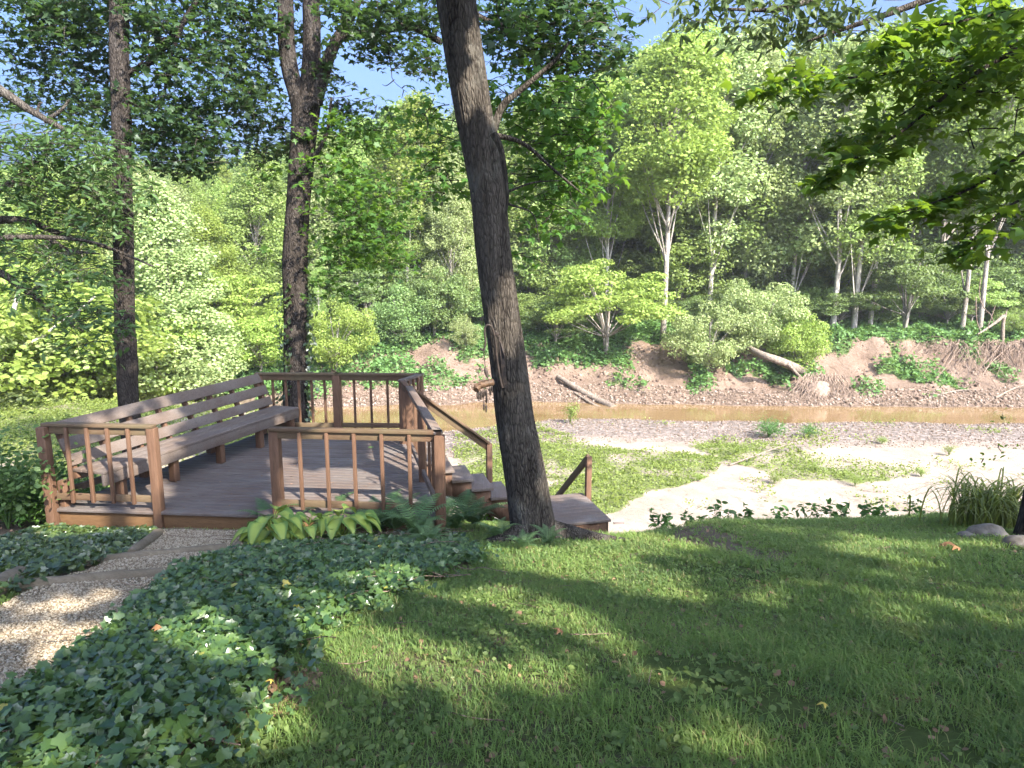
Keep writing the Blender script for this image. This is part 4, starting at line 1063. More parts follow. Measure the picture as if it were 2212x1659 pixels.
# ------------------------------------------------------------------ ferns, hostas, strap-leaved clump
def fern_mesh(seed, nf=10, L=.5, up=1.6):
    r = np.random.default_rng(seed); parts = []
    for i in range(nf):
        az = 2 * pi * (i + .5 * r.random()) / nf; Lf = L * (.7 + .5 * r.random()); el = up * (.75 + .5 * r.random())
        t = np.linspace(0, 1, 26); rr = Lf * t * (.35 + .55 * t); zz = Lf * (el * t - (.55 * el + .12) * t * t)
        c = np.stack([rr * cos(az), rr * sin(az), zz], -1)
        tg = norm(np.gradient(c, axis=0)); sd = np.cross(tg, [0, 0, 1.]); sd = norm(sd); nn = np.cross(sd, tg)
        ln = Lf * .21 * np.sin(np.clip(t * 1.05 + .06, 0, 1) ** .7 * pi) ** .8
        for s in (-1, 1):
            for j in range(4, 26):
                b = c[j]; d = sd[j] * s + tg[j] * .35 - np.array([0, 0, .18]); l = ln[j]; w = Lf * .017
                parts.append(([b - tg[j] * w, b + d * l * .5 - tg[j] * w * .8, b + d * l, b + d * l * .5 + tg[j] * w * .8, b + tg[j] * w], [(0, 1, 2, 3, 4)]))
        Q = np.stack([c - sd * .002, c + sd * .002], 1).reshape(-1, 3); k = np.arange(25) * 2
        parts.append((Q, np.stack([k, k + 1, k + 3, k + 2], -1)))
    return fast_mesh('fern', parts)
fern_meshes = [fern_mesh(s, 10 + s % 3, .56, 1.5) for s in range(4)]
def put_plant(name, me, mat, X, Y, s, label, cat, group, dz=0, p=None):
    b = at_g(X, Y) if p is None else np.array([p[0], p[1], g1(p[0], p[1])])
    o = bpy.data.objects.new(name, me); COL.objects.link(o); o.location = (b[0], b[1], b[2] + dz); o.scale = (s, s, s); o.rotation_euler = (0, 0, rng.random() * 6.28)
    o.data.materials.clear() if False else None
    if len(me.materials) == 0: me.materials.append(mat)
    o.material_slots[0].link = 'OBJECT'; o.material_slots[0].material = mat
    tag(o, label, cat, group); return o
for i, (X, Y, s, mt, lab) in enumerate([
    (585, 1150, .85, 'fern', 'dark fern at the foot of the post on the right of the deck opening'),
    (640, 1140, 1.0, 'fern', 'dark fern behind the left hosta against the deck front'),
    (700, 1145, .95, 'fern', 'dark fern between the two hosta clumps against the deck front'),
    (760, 1148, 1.05, 'fern', 'dark fern behind the right hosta against the deck front'),
    (815, 1158, .95, 'fern', 'dark fern just right of the hostas'),
    (855, 1158, 1.05, 'fernb', 'tall pale upright fern left of the corner post of the deck'),
    (900, 1165, .95, 'fernb', 'pale fern leaning beside the corner post of the deck'),
    (925, 1180, .6, 'fernb', 'small pale fern lying over ivy below the corner post'),
    (985, 1150, .9, 'fern', 'green fern under the stairs between corner post and trunk'),
    (1025, 1145, 1.0, 'fern', 'green fern under the stairs close to the trunk'),
    (1075, 1170, .55, 'fernb', 'small fern at the left foot of the leaning trunk'),
    (1130, 1190, .5, 'fernb', 'small sunlit fern at the front foot of the leaning trunk'),
    (1185, 1180, .45, 'fernb', 'small fern at the right foot of the leaning trunk'),
    (965, 1110, 1.0, 'fernb', 'sunlit fern on the bank right behind the corner post')]):
    put_plant('fern', fern_meshes[i % 4], M[mt], X, Y, s * .95, lab, 'fern', 'ferns along the deck')
def hosta(name, X, Y, nl, s, label, seed):
    r = np.random.default_rng(seed); parts = []; edges = []
    for i in range(nl):
        az = r.random() * 2 * pi; L = (.17 + .09 * r.random()) * s; W = L * (.30 + .08 * r.random()); h = (.10 + .22 * r.random()) * s; ro = (.04 + .20 * r.random()) * s
        d = np.array([cos(az), sin(az), 0]); sd = np.array([-sin(az), cos(az), 0]); nu, nv = 9, 7
        t = np.linspace(0, 1, nu)[:, None]; q = np.linspace(-1, 1, nv)[None]
        wid = W * np.sin(np.clip(t, 0, 1) ** .62 * pi) ** .85 * 1.0
        out = ro + L * t * (1 - .2 * t) + 0 * q; z = h + L * (.28 * t - (.75 + .3 * r.random()) * t * t) + .3 * wid * np.abs(q) ** 1.5 + .012 * np.sin(q * 9) * np.sin(t * pi) + 0 * t
        V = d * out[..., None] + sd * (wid * q)[..., None] + np.array([0, 0, 1.]) * z[..., None]
        k = (np.arange(nu - 1)[:, None] * nv + np.arange(nv - 1)[None]).ravel()
        parts.append((V.reshape(-1, 3), np.stack([k, k + nv, k + nv + 1, k + 1], -1))); edges.append((np.abs(q) + 0 * t).ravel())
        st = tube(spline([d * .01, d * ro * .5 + (0, 0, h * .8), V[0, 3]], 6), [.006, .006, .005, .005, .004, .004], 4, cap=False); parts += st; edges.append(np.zeros(24))
    me = fast_mesh(name, parts, True)
    a = me.attributes.new('edge', 'FLOAT', 'POINT'); a.data.foreach_set('value', np.concatenate(edges).astype(np.float32))
    put_plant(name, me, M['hosta'], X, Y, 1.0, label, 'hosta', 'hostas in front of the deck', .02)
hosta('hosta', 592, 1180, 30, 1.02, 'left hosta clump with yellow-green leaves beside the path edging', 1)
hosta('hosta', 738, 1172, 28, 1.02, 'right hosta clump with yellow-green leaves below the deck railing', 2)
hosta('hosta', 665, 1180, 9, .85, 'small hosta with few leaves between the two large hosta clumps', 3)
# strap-leaved clump at the right edge
bb = at_g(2135, 1135); n = 330; az = rng.random(n) * 2 * pi
P0 = np.stack([rng.normal(size=n) * .24, rng.normal(size=n) * .14, 0 * az], -1); parts = []
for i in range(n):
    L = .58 + .5 * rng.random(); t = np.linspace(0, 1, 8); out = L * (.35 + .5 * rng.random()); pk = L * (.75 + .25 * rng.random())
    r_ = out * t ** 1.5; z_ = pk * (1.55 * t - .95 * t * t - (.25 * t ** 3)); w_ = .009 * (1 - t ** 2.5) + .0006
    d = np.array([cos(az[i]), sin(az[i]), 0]); s_ = np.array([-d[1], d[0], 0]); c = P0[i] + d * r_[:, None] + np.array([0, 0, 1]) * z_[:, None]
    V = np.stack([c - s_ * w_[:, None], c + s_ * w_[:, None]], 1).reshape(-1, 3); k = np.arange(7) * 2; parts.append((V, np.stack([k, k + 1, k + 3, k + 2], -1)))
o = link('daylily_clump', fast_mesh('daylily_clump', parts), M['lily'], loc=tuple(bb)); tag(o, 'large clump of long arching strap leaves at the right edge of the lawn', 'plant')
# ------------------------------------------------------------------ shrubs
def shrub_mesh(seed, R=.6, H=.9, n=900, tpl=OVATE, size=.06, nst=9):
    r = np.random.default_rng(seed); parts = []; tips = []
    for i in range(nst):
        az = r.random() * 6.28; e = np.array([cos(az) * R * (.3 + .6 * r.random()), sin(az) * R * (.3 + .6 * r.random()), H * (.55 + .4 * r.random())])
        P = spline([(0, 0, 0), e * np.array([.35, .35, .6]), e], 10); parts += tube(P, np.linspace(.012, .003, 10), 4, cap=False)
        for j in range(4, 10): tips.append(P[j])
    tips = np.array(tips)
    P = tips[r.integers(0, len(tips), n)] + r.normal(size=(n, 3)) * np.array([.16, .16, .09]) * (R / .6)
    P[:, 2] = np.abs(P[:, 2])
    return fast_mesh('shrub', parts[:0] + [leaves_at(tpl, P, size, .55, .4, .35)] + parts)
shrubs = [shrub_mesh(1), shrub_mesh(2, .5, .7, 700, KITE, .055), shrub_mesh(3, .7, 1.1, 1200, KITE, .06), shrub_mesh(4, .6, .7, 1000, LONG, .08)]
def put_shrub(i, X, Y, d, s, mt, label, group=None, name='shrub', z=None):
    p = at_d(X, Y, d)
    return put_plant(name, shrubs[i], M[mt], 0, 0, s, label, 'shrub', group, 0, p)
put_shrub(0, 1010, 990, 11.9, 1.35, 'shrub', 'dark leafy shrub growing behind the stairs below the handrail')
put_shrub(2, 985, 1040, 11.2, .9, 'shrubl', 'bright shrub under the stairs right of the deck corner')
put_shrub(0, 1030, 950, 12.8, 1.3, 'shrub', 'shrub with drooping twigs in front of the creek left of the leaning trunk')
put_shrub(2, 790, 900, 13.2, 1.5, 'shrub', 'dark shrub behind the middle post of the back railing')
put_shrub(1, 850, 900, 14, 1.3, 'shrub', 'small shrub behind the right end of the back railing')
put_shrub(3, 710, 900, 13.6, 1.3, 'shrub', 'shrub just right of the forked trunk behind the railing')
put_shrub(2, 600, 900, 14, 1.3, 'shrubl', 'bright shrub behind the far end of the bench')
gl = 'undergrowth on the slope left of the deck'
lab = 'leafy green undergrowth shrub on the shady slope left of the deck'
for k in range(46):
    a = rng.random(); X = -130 + 330 * rng.random() ** 1.2; d = 7.2 + 5.5 * rng.random()
    p = at_d(X, 900, d)
    if p[0] > -5.15 - .0 + (d - 7.8) * .32 - .55 and d > 7: continue
    put_plant('undergrowth_shrub', shrubs[k % 4], M[['shrub', 'shrub', 'cover', 'shrubl'][k % 4]], 0, 0, .55 + .55 * rng.random(), lab, 'shrub', gl, 0, p)
for k in range(26):
    X = -60 + 480 * rng.random(); d = 12.3 + 3 * rng.random(); p = at_d(X, 900, d)
    put_plant('undergrowth_shrub', shrubs[k % 4], M[['shrub', 'cover', 'shrubl'][k % 3]], 0, 0, .7 + .6 * rng.random(), 'leafy shrub on the lower slope behind the bench', 'shrub', 'shrubs behind the bench', 0, p)
for k in range(22):
    X = -100 + 230 * rng.random(); d = 6.3 + 2.2 * rng.random(); p = at_d(X, 900, d)
    if p[0] > -5.3: continue
    put_plant('undergrowth_fern', fern_meshes[k % 4], M['fern'], 0, 0, .7 + .5 * rng.random(), 'green fern in the shade left of the deck corner post', 'fern', 'ferns left of the deck', 0, p)
def weed_mesh(seed, n=9, H=.34):
    r = np.random.default_rng(seed); parts = []
    for i in range(n):
        az = r.random() * 6.28; e = np.array([cos(az) * .26 * r.random() ** .5, sin(az) * .2 * r.random() ** .5, H * (.35 + .65 * r.random())])
        P = spline([(e[0] * .4, e[1] * .4, -.03), e * (.7, .7, .5), e], 10); parts += tube(P, np.linspace(.005, .002, 10), 4, cap=False)
        Q = P[[4, 5, 6, 7, 8, 9, 9]]; parts.append(leaves_at(OVATE, Q, .085 + .04 * r.random(), .55, .4, .25))
    return fast_mesh('weed', parts)
weeds_ = [weed_mesh(1), weed_mesh(2, 12, .28), weed_mesh(3, 8, .4)]
# weeds standing along the crest of the lawn
wl = ['broad-leaved weed at the left end of the row along the lawn edge', 'low weed second from the left along the lawn edge', 'bushy weed left of the middle of the lawn edge', 'dark weed in the middle of the lawn edge', 'tall weed right of the middle of the lawn edge',
      'weed with pointed leaves on the right half of the lawn edge', 'pale tall weed third from the right along the lawn edge', 'large-leaved weed at the right end of the row along the lawn edge', 'sprawling weed just left of the strap-leaved clump']
for k, X in enumerate([1440, 1500, 1560, 1625, 1690, 1750, 1815, 1890, 1975]):
    p = at_d(X, 1100, 9.05 + .25 * rng.random()); s = [.62, .5, .55, .45, .55, .5, .65, .6, .4][k]
    put_plant('edge_weed', weeds_[k % 3], M['shrub'], 0, 0, s * 1.5, wl[k], 'weed', 'weeds along the lawn edge', 0, p)
# ------------------------------------------------------------------ edging logs, rocks, fallen leaves
def logx(P0, P1, r, label, sink=.3, n=14):
    L_ = np.linalg.norm(P1 - P0); P = spline([P0, (P0 + P1) / 2 + (0, 0, .005), P1], 16)
    me = fast_mesh('edging_log', tube(P, r * (1 + .06 * rng.normal(size=16)), n, .05, seed=rng.random() * 9), False)
    tag(link('edging_log', me, M['log']), label, 'log', 'logs edging the gravel path')
def gp(X, Y, dz=.03): p = at_g(X, Y); return p + np.array([0, 0, dz])
logx(gp(182, 1224), gp(488, 1192), .05, 'log step crossing the path nearer the deck')
logx(gp(40, 1278), gp(352, 1250), .055, 'log step crossing the path farther from the deck')
logx(gp(-60, 1320, .06), gp(44, 1262, .06), .075, 'thick round log end at the left border of the path')
logx(gp(284, 1204), gp(346, 1156), .05, 'short log edging the left side of the path at the deck')
logx(gp(512, 1194), gp(543, 1164), .055, 'short log edging the right side of the path beside the hosta')
m = MB(); m.beam(gp(352, 1149, .0), gp(540, 1153, .0), .06, .07); tag(m.build('edging_board', M['log'], None, .004), 'thin board edging where the gravel meets the deck front', 'board')
def rock(X, Y, s, label):
    p = at_g(X, Y); n1, n2 = 22, 14; th = np.linspace(0, 2 * pi, n1, endpoint=False); ph = np.linspace(-pi / 2, pi / 2, n2)
    T, Pp = np.meshgrid(th, ph); x = np.cos(Pp) * np.cos(T); y = np.cos(Pp) * np.sin(T); z = np.sin(Pp)
    r = 1 + .5 * (fbm(x * 1.4 + 3 + X, y * 1.4 + z * 1.3 + 7, 3) - .5)
    V = np.stack([x * r * s[0], y * r * s[1], z * r * s[2]], -1).reshape(-1, 3)
    k = (np.arange(n2 - 1)[:, None] * n1); j = np.arange(n1)[None]
    F_ = np.stack([k + j, k + (j + 1) % n1, k + n1 + (j + 1) % n1, k + n1 + j], -1).reshape(-1, 4)
    tag(link('rock', fast_mesh('rock', [(V, F_)], True), M['rock'], loc=tuple(p + (0, 0, s[2] * .3))), label, 'rock')
rock(2130, 1158, (.22, .14, .10), 'flat gray rock in front of the strap-leaved clump')
rock(2205, 1182, (.16, .12, .09), 'pale rock at the right edge below the tree trunk')
rock(2085, 1162, (.10, .08, .05), 'small rock left of the flat gray rock')
for X, Y, s, mt, lab in [(2073, 1198, .10, 'deadleaf', 'large orange-brown dead leaf lying on the lawn at the right'), (1785, 1546, .045, 'yellowleaf', 'yellow leaf lying on the lawn at lower right'), (2030, 1186, .15, 'deadleaf', 'long brown dead leaf on the bare soil at the right'),
                         (345, 1420, .05, 'deadleaf', 'brown dead leaf on the ivy in the sun patch'), (595, 1545, .03, 'yellowleaf', 'yellow leaf beside the ivy edge at lower left'), (362, 1519, .028, 'yellowleaf', 'small yellow leaf on the ivy near the bottom'),
                         (400, 1352, .035, 'deadleaf', 'pale brown leaf on the ivy near the path'), (1215, 1385, .06, 'deadleaf', 'pale curled leaf lying on the dark lawn in the middle')]:
    p = at_g(X, Y) + np.array([0, 0, .05 if 'ivy' not in lab else .15]); tp = (MAPLE[0] * s, MAPLE[1]); tp[0][:, 2] *= 2.5
    o = link('fallen_leaf', fast_mesh('fallen_leaf', [tp]), M[mt], loc=tuple(p)); o.rotation_euler = (.15 + .3 * rng.random(), .2 * rng.random(), 6 * rng.random()); tag(o, lab, 'leaf', 'fallen leaves')
p = at_z(800, 968, DZ) + np.array([0, 0, .006]); o = link('fallen_leaf', fast_mesh('fallen_leaf', [(MAPLE[0] * .13, MAPLE[1])]), M['clover'], loc=tuple(p)); tag(o, 'green leaf lying on the deck boards', 'leaf', 'fallen leaves')
# ------------------------------------------------------------------ iron hook and hanging wooden ornament on the leaning trunk
def on_trunk(X, Y, off): return at_d(X, Y, d3 - off)
R3 = 84 / 2 * d3 / FPX
hk = empty('iron_hook', tuple(on_trunk(1095, 800, R3 + .01)), 0, 'dark iron bracket with a curved hook fixed on the left front of the leaning trunk', 'hook')
m = MB(); a, b = on_trunk(1081, 722, R3 - .03), on_trunk(1091, 838, R3 + .0)
m.beam(a, b, .045, .016, (0, 1, 0)); m.beam(a + (-.05, 0, .005), a + (.05, 0, .005), .016, .03); m.beam(a + (0, 0, -.07), b + (0, 0, .3), .012, .04, (0, 1, 0)); under(m.build('plate', M['iron'], None, .003), hk)
P = spline([on_trunk(1072, 765, R3 + .05), on_trunk(1070, 735, R3 + .07), on_trunk(1063, 708, R3 + .09), on_trunk(1053, 702, R3 + .1), on_trunk(1047, 712, R3 + .1), on_trunk(1049, 740, R3 + .1), on_trunk(1044, 757, R3 + .1), on_trunk(1038, 752, R3 + .1)], 50)
under(link('hook_arm', fast_mesh('hook_arm', tube(P, .010, 10), True), M['iron']), hk)
P = spline([on_trunk(1072, 765, R3 + .05), on_trunk(1079, 810, R3 + .03), on_trunk(1085, 838, R3 + .02)], 12); under(link('strap', fast_mesh('strap', tube(P, .012, 8)), M['iron']), hk)
orn = empty('hanging_ornament', tuple(on_trunk(1050, 830, .1)), 0, 'weathered wooden chime with dangling metal strips hanging left of the leaning trunk', 'ornament')
do = .30
P = spline([on_trunk(1045, 757, do), on_trunk(1047, 780, do), on_trunk(1050, 805, do), on_trunk(1056, 822, do)], 14); under(link('cord', fast_mesh('cord', tube(P, .004, 6)), M['iron']), orn)
P = spline([on_trunk(1040, 790, do), on_trunk(1034, 800, do), on_trunk(1036, 815, do), on_trunk(1044, 823, do), on_trunk(1052, 822, do)], 20); under(link('wire_loop', fast_mesh('wire_loop', tube(P, .003, 6)), M['iron']), orn)
P = spline([on_trunk(1048, 795, do), on_trunk(1053, 815, do + .01)], 6); under(link('pin', fast_mesh('pin', tube(P, [.008, .016, .02, .018, .014, .012], 10), True), M['iron']), orn)
P = spline([on_trunk(1028, 842, do + .05), on_trunk(1034, 834, do), on_trunk(1048, 829, do - .02), on_trunk(1066, 825, do - .05)], 30)
r_ = np.array([.028] * 2 + [.036] * 27 + [.028]); under(link('wooden_body', fast_mesh('wooden_body', tube(P, r_, 18, .06), True), M['oldwood']), orn)
P = spline([on_trunk(1021, 842, do + .05), on_trunk(1027, 832, do + .03), on_trunk(1038, 828, do + .02)], 12); under(link('end_prong', fast_mesh('end_prong', tube(P, np.linspace(.006, .014, 12), 8)), M['oldwood']), orn)
for i, (X, y0, y1) in enumerate([(1031, 843, 862), (1034, 843, 866), (1038, 842, 864), (1042, 841, 860), (1046, 840, 858), (1050, 838, 872), (1058, 834, 854), (1062, 832, 848), (1045, 868, 888), (1050, 872, 892)]):
    P = spline([on_trunk(X, y0, do), on_trunk(X + .5, (y0 + y1) / 2, do), on_trunk(X + rng.normal(), y1, do)], 8)
    under(link('dangling_strip', fast_mesh('dangling_strip', tube(P, [.003, .004, .009, .011, .008, .01, .007, .002], 6)), M['iron']), orn)
for i, X in enumerate([1045, 1050]):
    P = spline([on_trunk(X, 840, do), on_trunk(X, 870, do)], 4); under(link('cord', fast_mesh('cord', tube(P, .002, 4)), M['iron']), orn)
# ------------------------------------------------------------------ far bank woods
def clumps_mesh(name, C, R, n, tpl, size, tilt=.8, flat=.6, seed=0):
    parts = []
    P = np.repeat(C, n, 0) + ball(len(C) * n, .25) * np.repeat(R, n, 0)[:, None] * np.array([1, 1, flat])
    out = P - np.repeat(C, n, 0)
    Nn = norm(out) * .45 + np.array([0, 0, .45]) + rng.normal(size=P.shape) * tilt * .52
    az = rng.normal(size=P.shape); az[:, 2] = -.5
    return place(tpl, P, Nn, az, size * (.65 + .7 * rng.random(len(P))))
def tall_variant(seed, H=15., low=.30, Rw=.20, ncl=130, nl=215, size=.175, narrow=0, forks=1):
    r = np.random.default_rng(seed); tk = []; 
    bend = r.normal(size=2) * .03 * H
    top = np.array([bend[0], bend[1], H * .93])
    P = spline([(0, 0, -.4), (bend[0] * .1, bend[1] * .1, H * .3), (bend[0] * .6 + .02 * H, bend[1] * .5, H * .62), top], 40)
    tk += tube(P, np.linspace(.0095 * H, .0020 * H, 40), 12, .03, .25, seed)
    C = []; 
    for i in range(ncl):
        t = r.random() ** .85; z = H * (low + (.98 - low) * t)
        w = Rw * H * np.sin(np.clip((t * .82 + .2), 0, 1) * pi) ** .6 * (.55 + .45 * r.random()) ** .7
        az = r.random() * 6.283; j = int(np.clip(z / H / .93 * 39, 0, 39)); c = np.array([P[j][0] + cos(az) * w * np.sqrt(r.random() * .8 + .2), P[j][1] + sin(az) * w * np.sqrt(r.random() * .8 + .2), z])
        C.append(c)
        if i % 5 == 0:
            j2 = max(3, j - 7 - int(6 * r.random())); q = P[j2]
            tk += tube(spline([q, q * .5 + c * .5 + (0, 0, -.02 * H * r.random()), c], 8), np.linspace(.0034 * H, .0008 * H, 8), 5, cap=False)
    C = np.array(C); R = H * (.036 + .046 * r.random(ncl))
    return fast_mesh('trunk', tk, True), fast_mesh('crown', [clumps_mesh('c', C, R, nl, DIAM, size, flat=.8, tilt=1.0)])
def bush_variant(seed, H=4., Rw=.55, ncl=80, nl=190, size=.10, flat=.6, tpl=KITE, umbrella=False):
    r = np.random.default_rng(seed); tk = []; C = []
    for s in range(3):
        az = r.random() * 6.28; e = np.array([cos(az) * Rw * H * .3, sin(az) * Rw * H * .3, H * .7]); tk += tube(spline([(0, 0, -.2), e * (.3, .3, .5), e], 12), np.linspace(.018 * H, .006 * H, 12), 7, cap=False)
    for i in range(ncl):
        d = norm(r.normal(size=3)); d[2] = abs(d[2]) if umbrella else d[2] * .95
        rr = r.random() ** .4; c = np.array([d[0] * Rw * H * rr, d[1] * Rw * H * rr, H * (.52 + .44 * d[2] * rr)]); 
        if umbrella: c[2] = H * (.50 + .45 * d[2] * rr - .18 * (d[0] ** 2 + d[1] ** 2) * rr)
        C.append(c)
        if i % 4 == 0: tk += tube(spline([(0, 0, H * .15), c * (.4, .4, .6), c], 7), np.linspace(.008 * H, .002 * H, 7), 5, cap=False)
    C = np.array(C); R = H * (.10 + .07 * r.random(ncl))
    return fast_mesh('trunk', tk, True), fast_mesh('crown', [clumps_mesh('c', C, R, nl, tpl, size, flat=flat)])
TALL = [tall_variant(11, low=.26, Rw=.19), tall_variant(12, low=.47, Rw=.17, ncl=100), tall_variant(13, low=.16, Rw=.21, ncl=150), tall_variant(14, low=.40, Rw=.16, ncl=105), tall_variant(15, low=.06, Rw=.20, ncl=160)]
SPARSE = [tall_variant(21, low=.30, Rw=.15, ncl=64, nl=190), tall_variant(22, low=.24, Rw=.16, ncl=70, nl=190)]
BUSH = [bush_variant(31), bush_variant(32, Rw=.48), bush_variant(33, Rw=.6), bush_variant(34, Rw=.62, ncl=70, flat=.32, umbrella=True), bush_variant(35, Rw=.55, ncl=48, flat=.3, umbrella=True)]
for me in [m_ for v_ in TALL + SPARSE for m_ in v_[:1]] + [v_[0] for v_ in BUSH]: me.materials.append(M['bark_far'])
for v_ in TALL + SPARSE + BUSH: v_[1].materials.append(FAR['m'])
def far_tree(name, var, p, H, H0, wid, mat, bark, label, cat, group=None, rz=None):
    e = empty(name, (p[0], p[1], g1(p[0], p[1])), rng.random() * 6.28 if rz is None else rz, label, cat, group)
    s = H / H0 * .96; e.scale = (s * wid, s * wid, s)
    for nm, me, mt in (('trunk', var[0], bark), ('crown', var[1], mat)):
        o = bpy.data.objects.new(nm, me); COL.objects.link(o); o.parent = e
        o.material_slots[0].link = 'OBJECT'; o.material_slots[0].material = mt
    return e
def Hfor(X, Ytop, p): 
    r = ray(X, Ytop); return r[2] / r[1] * p[1] - g1(p[0], p[1])
def sky(X): return float(np.interp(X, [-200, 0, 250, 480, 620, 760, 900, 1010, 1120, 1200, 1290, 1400, 1500, 1600, 1690, 1760, 1900, 2212, 2500], [345, 345, 335, 335, 305, 265, 215, 225, 205, 185, 150, 80, 62, 62, 120, 80, 40, 0, 0]))
# individual trees one can point to
PT = [  # X, d, top, kind, variant, width, foliage, bark, label
 (1433, 37.0, 62, 'T', 1, 1.15, 'y', 'bark_far', 'tall tree with straight bare trunk at the bank edge and a long yellow-green crown'),
 (1310, 39.5, 155, 'T', 3, 1.0, 'y', 'bark_pale', 'tall tree with pale curved limbs left of the long bare trunk'),
 (1530, 40.0, 85, 'S', 0, 1.1, 'p', 'bark_pale', 'pale-limbed sycamore right of the long bare trunk'),
 (1605, 41.5, 70, 'T', 2, .9, 'p', 'bark_pale', 'tall pale-leaved tree beside the gap of blue sky at upper right'),
 (1705, 40.5, 150, 'S', 1, 1.1, 'p', 'bark_pale', 'white-limbed sycamore just right of the gap of blue sky'),
 (1800, 38.5, 90, 'S', 0, 1.2, 'p', 'bark_pale', 'slanting pale trunk standing at the back of the grassy bluff'),
 (1845, 38.5, 60, 'S', 1, 1.1, 'm', 'bark_pale', 'middle one of three tall pale trunks on the grassy bluff'),
 (1880, 39.0, 40, 'T', 3, .9, 'm', 'bark_pale', 'rightmost of three tall pale trunks on the grassy bluff'),
 (2080, 37.5, 40, 'T', 3, .9, 'm', 'bark_far', 'tan trunk with a bare foot near the right end of the bluff'),
 (2118, 36.6, 10, 'T', 1, .9, 'm', 'bark_far', 'thick vine-spotted trunk beside the broken stump at the right end of the bluff'),
 (1195, 41, 185, 'T', 2, 1.0, 'm', 'bark_far', 'round-topped tree just right of the leaning trunk'),
 (1040, 40, 235, 'T', 4, .9, 'p', 'bark_far', 'pale hazy tree just left of the leaning trunk'),
 (975, 38, 330, 'T', 4, .8, 'p', 'bark_far', 'narrow pale tree draped to the ground left of the leaning trunk'),
 (885, 41, 215, 'T', 2, 1.1, 'y', 'bark_far', 'yellow-green tree topping the skyline between forked trunk and leaning trunk'),
 (880, 39, 360, 'S', 0, 1.1, 'm', 'bark_pale', 'tree with bare gray forked limbs in the shade right of the forked trunk'),
 (690, 37.5, 560, 'S', 1, .8, 'm', 'bark_pale', 'leaning pale stems just right of the forked trunk'),
 (760, 43, 265, 'T', 0, 1.1, 'm', 'bark_far', 'tree on the skyline right of the forked trunk'),
 (560, 40, 315, 'T', 4, 1.2, 'm', 'bark_far', 'broad tree on the skyline left of the forked trunk'),
 (470, 36, 440, 'T', 4, 1.2, 'y', 'bark_far', 'bright yellow-green tree between the slim trunk and the forked trunk'),
 (370, 31, 385, 'T', 4, 1.3, 'p', 'bark_far', 'pale drooping tree right behind the slim trunk'),
 (1250, 42.5, 200, 'T', 0, .9, 'm', 'bark_far', 'green tree behind the pale curved limbs'),
 (1480, 43, 75, 'T', 0, 1.0, 'y', 'bark_far', 'yellow-green treetop behind the long bare trunk'),
]
for X, d, top, k, vi, wd, fo, bk, lab in PT:
    p = at_d(X, 700, d); var = (TALL if k == 'T' else SPARSE)[vi]; H = Hfor(X, top, p)
    far_tree('broadleaf_tree' if k == 'T' else 'sycamore_tree', var, p, H, 14.6, wd, FAR[fo], M[bk], lab, 'tree')
BT = [  # bushes and small trees along the bank: X, d, top, variant, width, foliage, label
 (1310, 36.2, 535, 3, 1.05, 'y', 'broad layered bright tree on the bank right of the leaning trunk'),
 (1200, 36.8, 640, 4, 1.2, 'd', 'dark green bush at the left foot of the broad layered tree'),
 (1530, 34.6, 640, 2, .95, 'p', 'round bush on the bank right of the long bare trunk'),
 (1640, 35.6, 585, 0, .85, 'p', 'tall bush behind the leaning log on the far bank'),
 (1718, 34.6, 655, 1, .8, 'y', 'bright bush overhanging the leaning log on the far bank'),
 (1585, 37.2, 600, 1, .9, 'd', 'dark bush between the two pale bank bushes'),
 (1950, 37.8, 500, 4, .9, 'd', 'layered teal-green tree on the grassy bluff'),
 (2040, 39, 600, 3, .9, 'd', 'low layered green tree right of the teal-green one on the bluff'),
 (725, 34.0, 630, 2, .8, 'y', 'bright bush right of the forked trunk above the bare bank'),
 (560, 33.4, 650, 0, 1.0, 'y', 'bright bush left of the forked trunk'),
 (500, 35, 560, 3, 1.1, 'y', 'layered yellow-green tree left of the forked trunk'),
 (430, 31.5, 690, 1, 1.1, 'p', 'pale bush right of the slim trunk above the bench'),
 (335, 30.0, 640, 0, 1.2, 'p', 'pale leafy bush just right of the slim trunk'),
 (200, 29.5, 600, 2, 1.2, 'y', 'bright bush left of the slim trunk'),
 (110, 28.0, 560, 0, 1.3, 'y', 'bright small tree at the left edge behind the dark limbs'),
 (20, 27.0, 620, 2, 1.3, 'p', 'pale bush at the very left edge'),
 (-60, 27.0, 480, 1, 1.3, 'y', 'bright small tree cut by the left edge of the view'),
 (870, 36.5, 600, 1, .9, 'd', 'small shaded tree above the green bank slope'),
 (940, 37.5, 560, 0, .9, 'd', 'dark bush in the shade left of the leaning trunk'),
 (1005, 36, 680, 2, .7, 'p', 'low pale bush at the left edge of the leaning trunk'),
 (800, 38.5, 560, 4, 1.0, 'd', 'dark layered bush in the shade right of the forked trunk'),
 (2190, 36.5, 660, 2, .9, 'm', 'green bush at the right edge on top of the bluff'),
]
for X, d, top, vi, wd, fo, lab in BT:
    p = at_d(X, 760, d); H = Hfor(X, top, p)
    far_tree('bank_bush' if vi < 3 else 'bank_tree', BUSH[vi], p, H, 3.9, wd * 1.05, FAR[fo], M['bark_far'], lab, 'bush' if vi < 3 else 'tree')
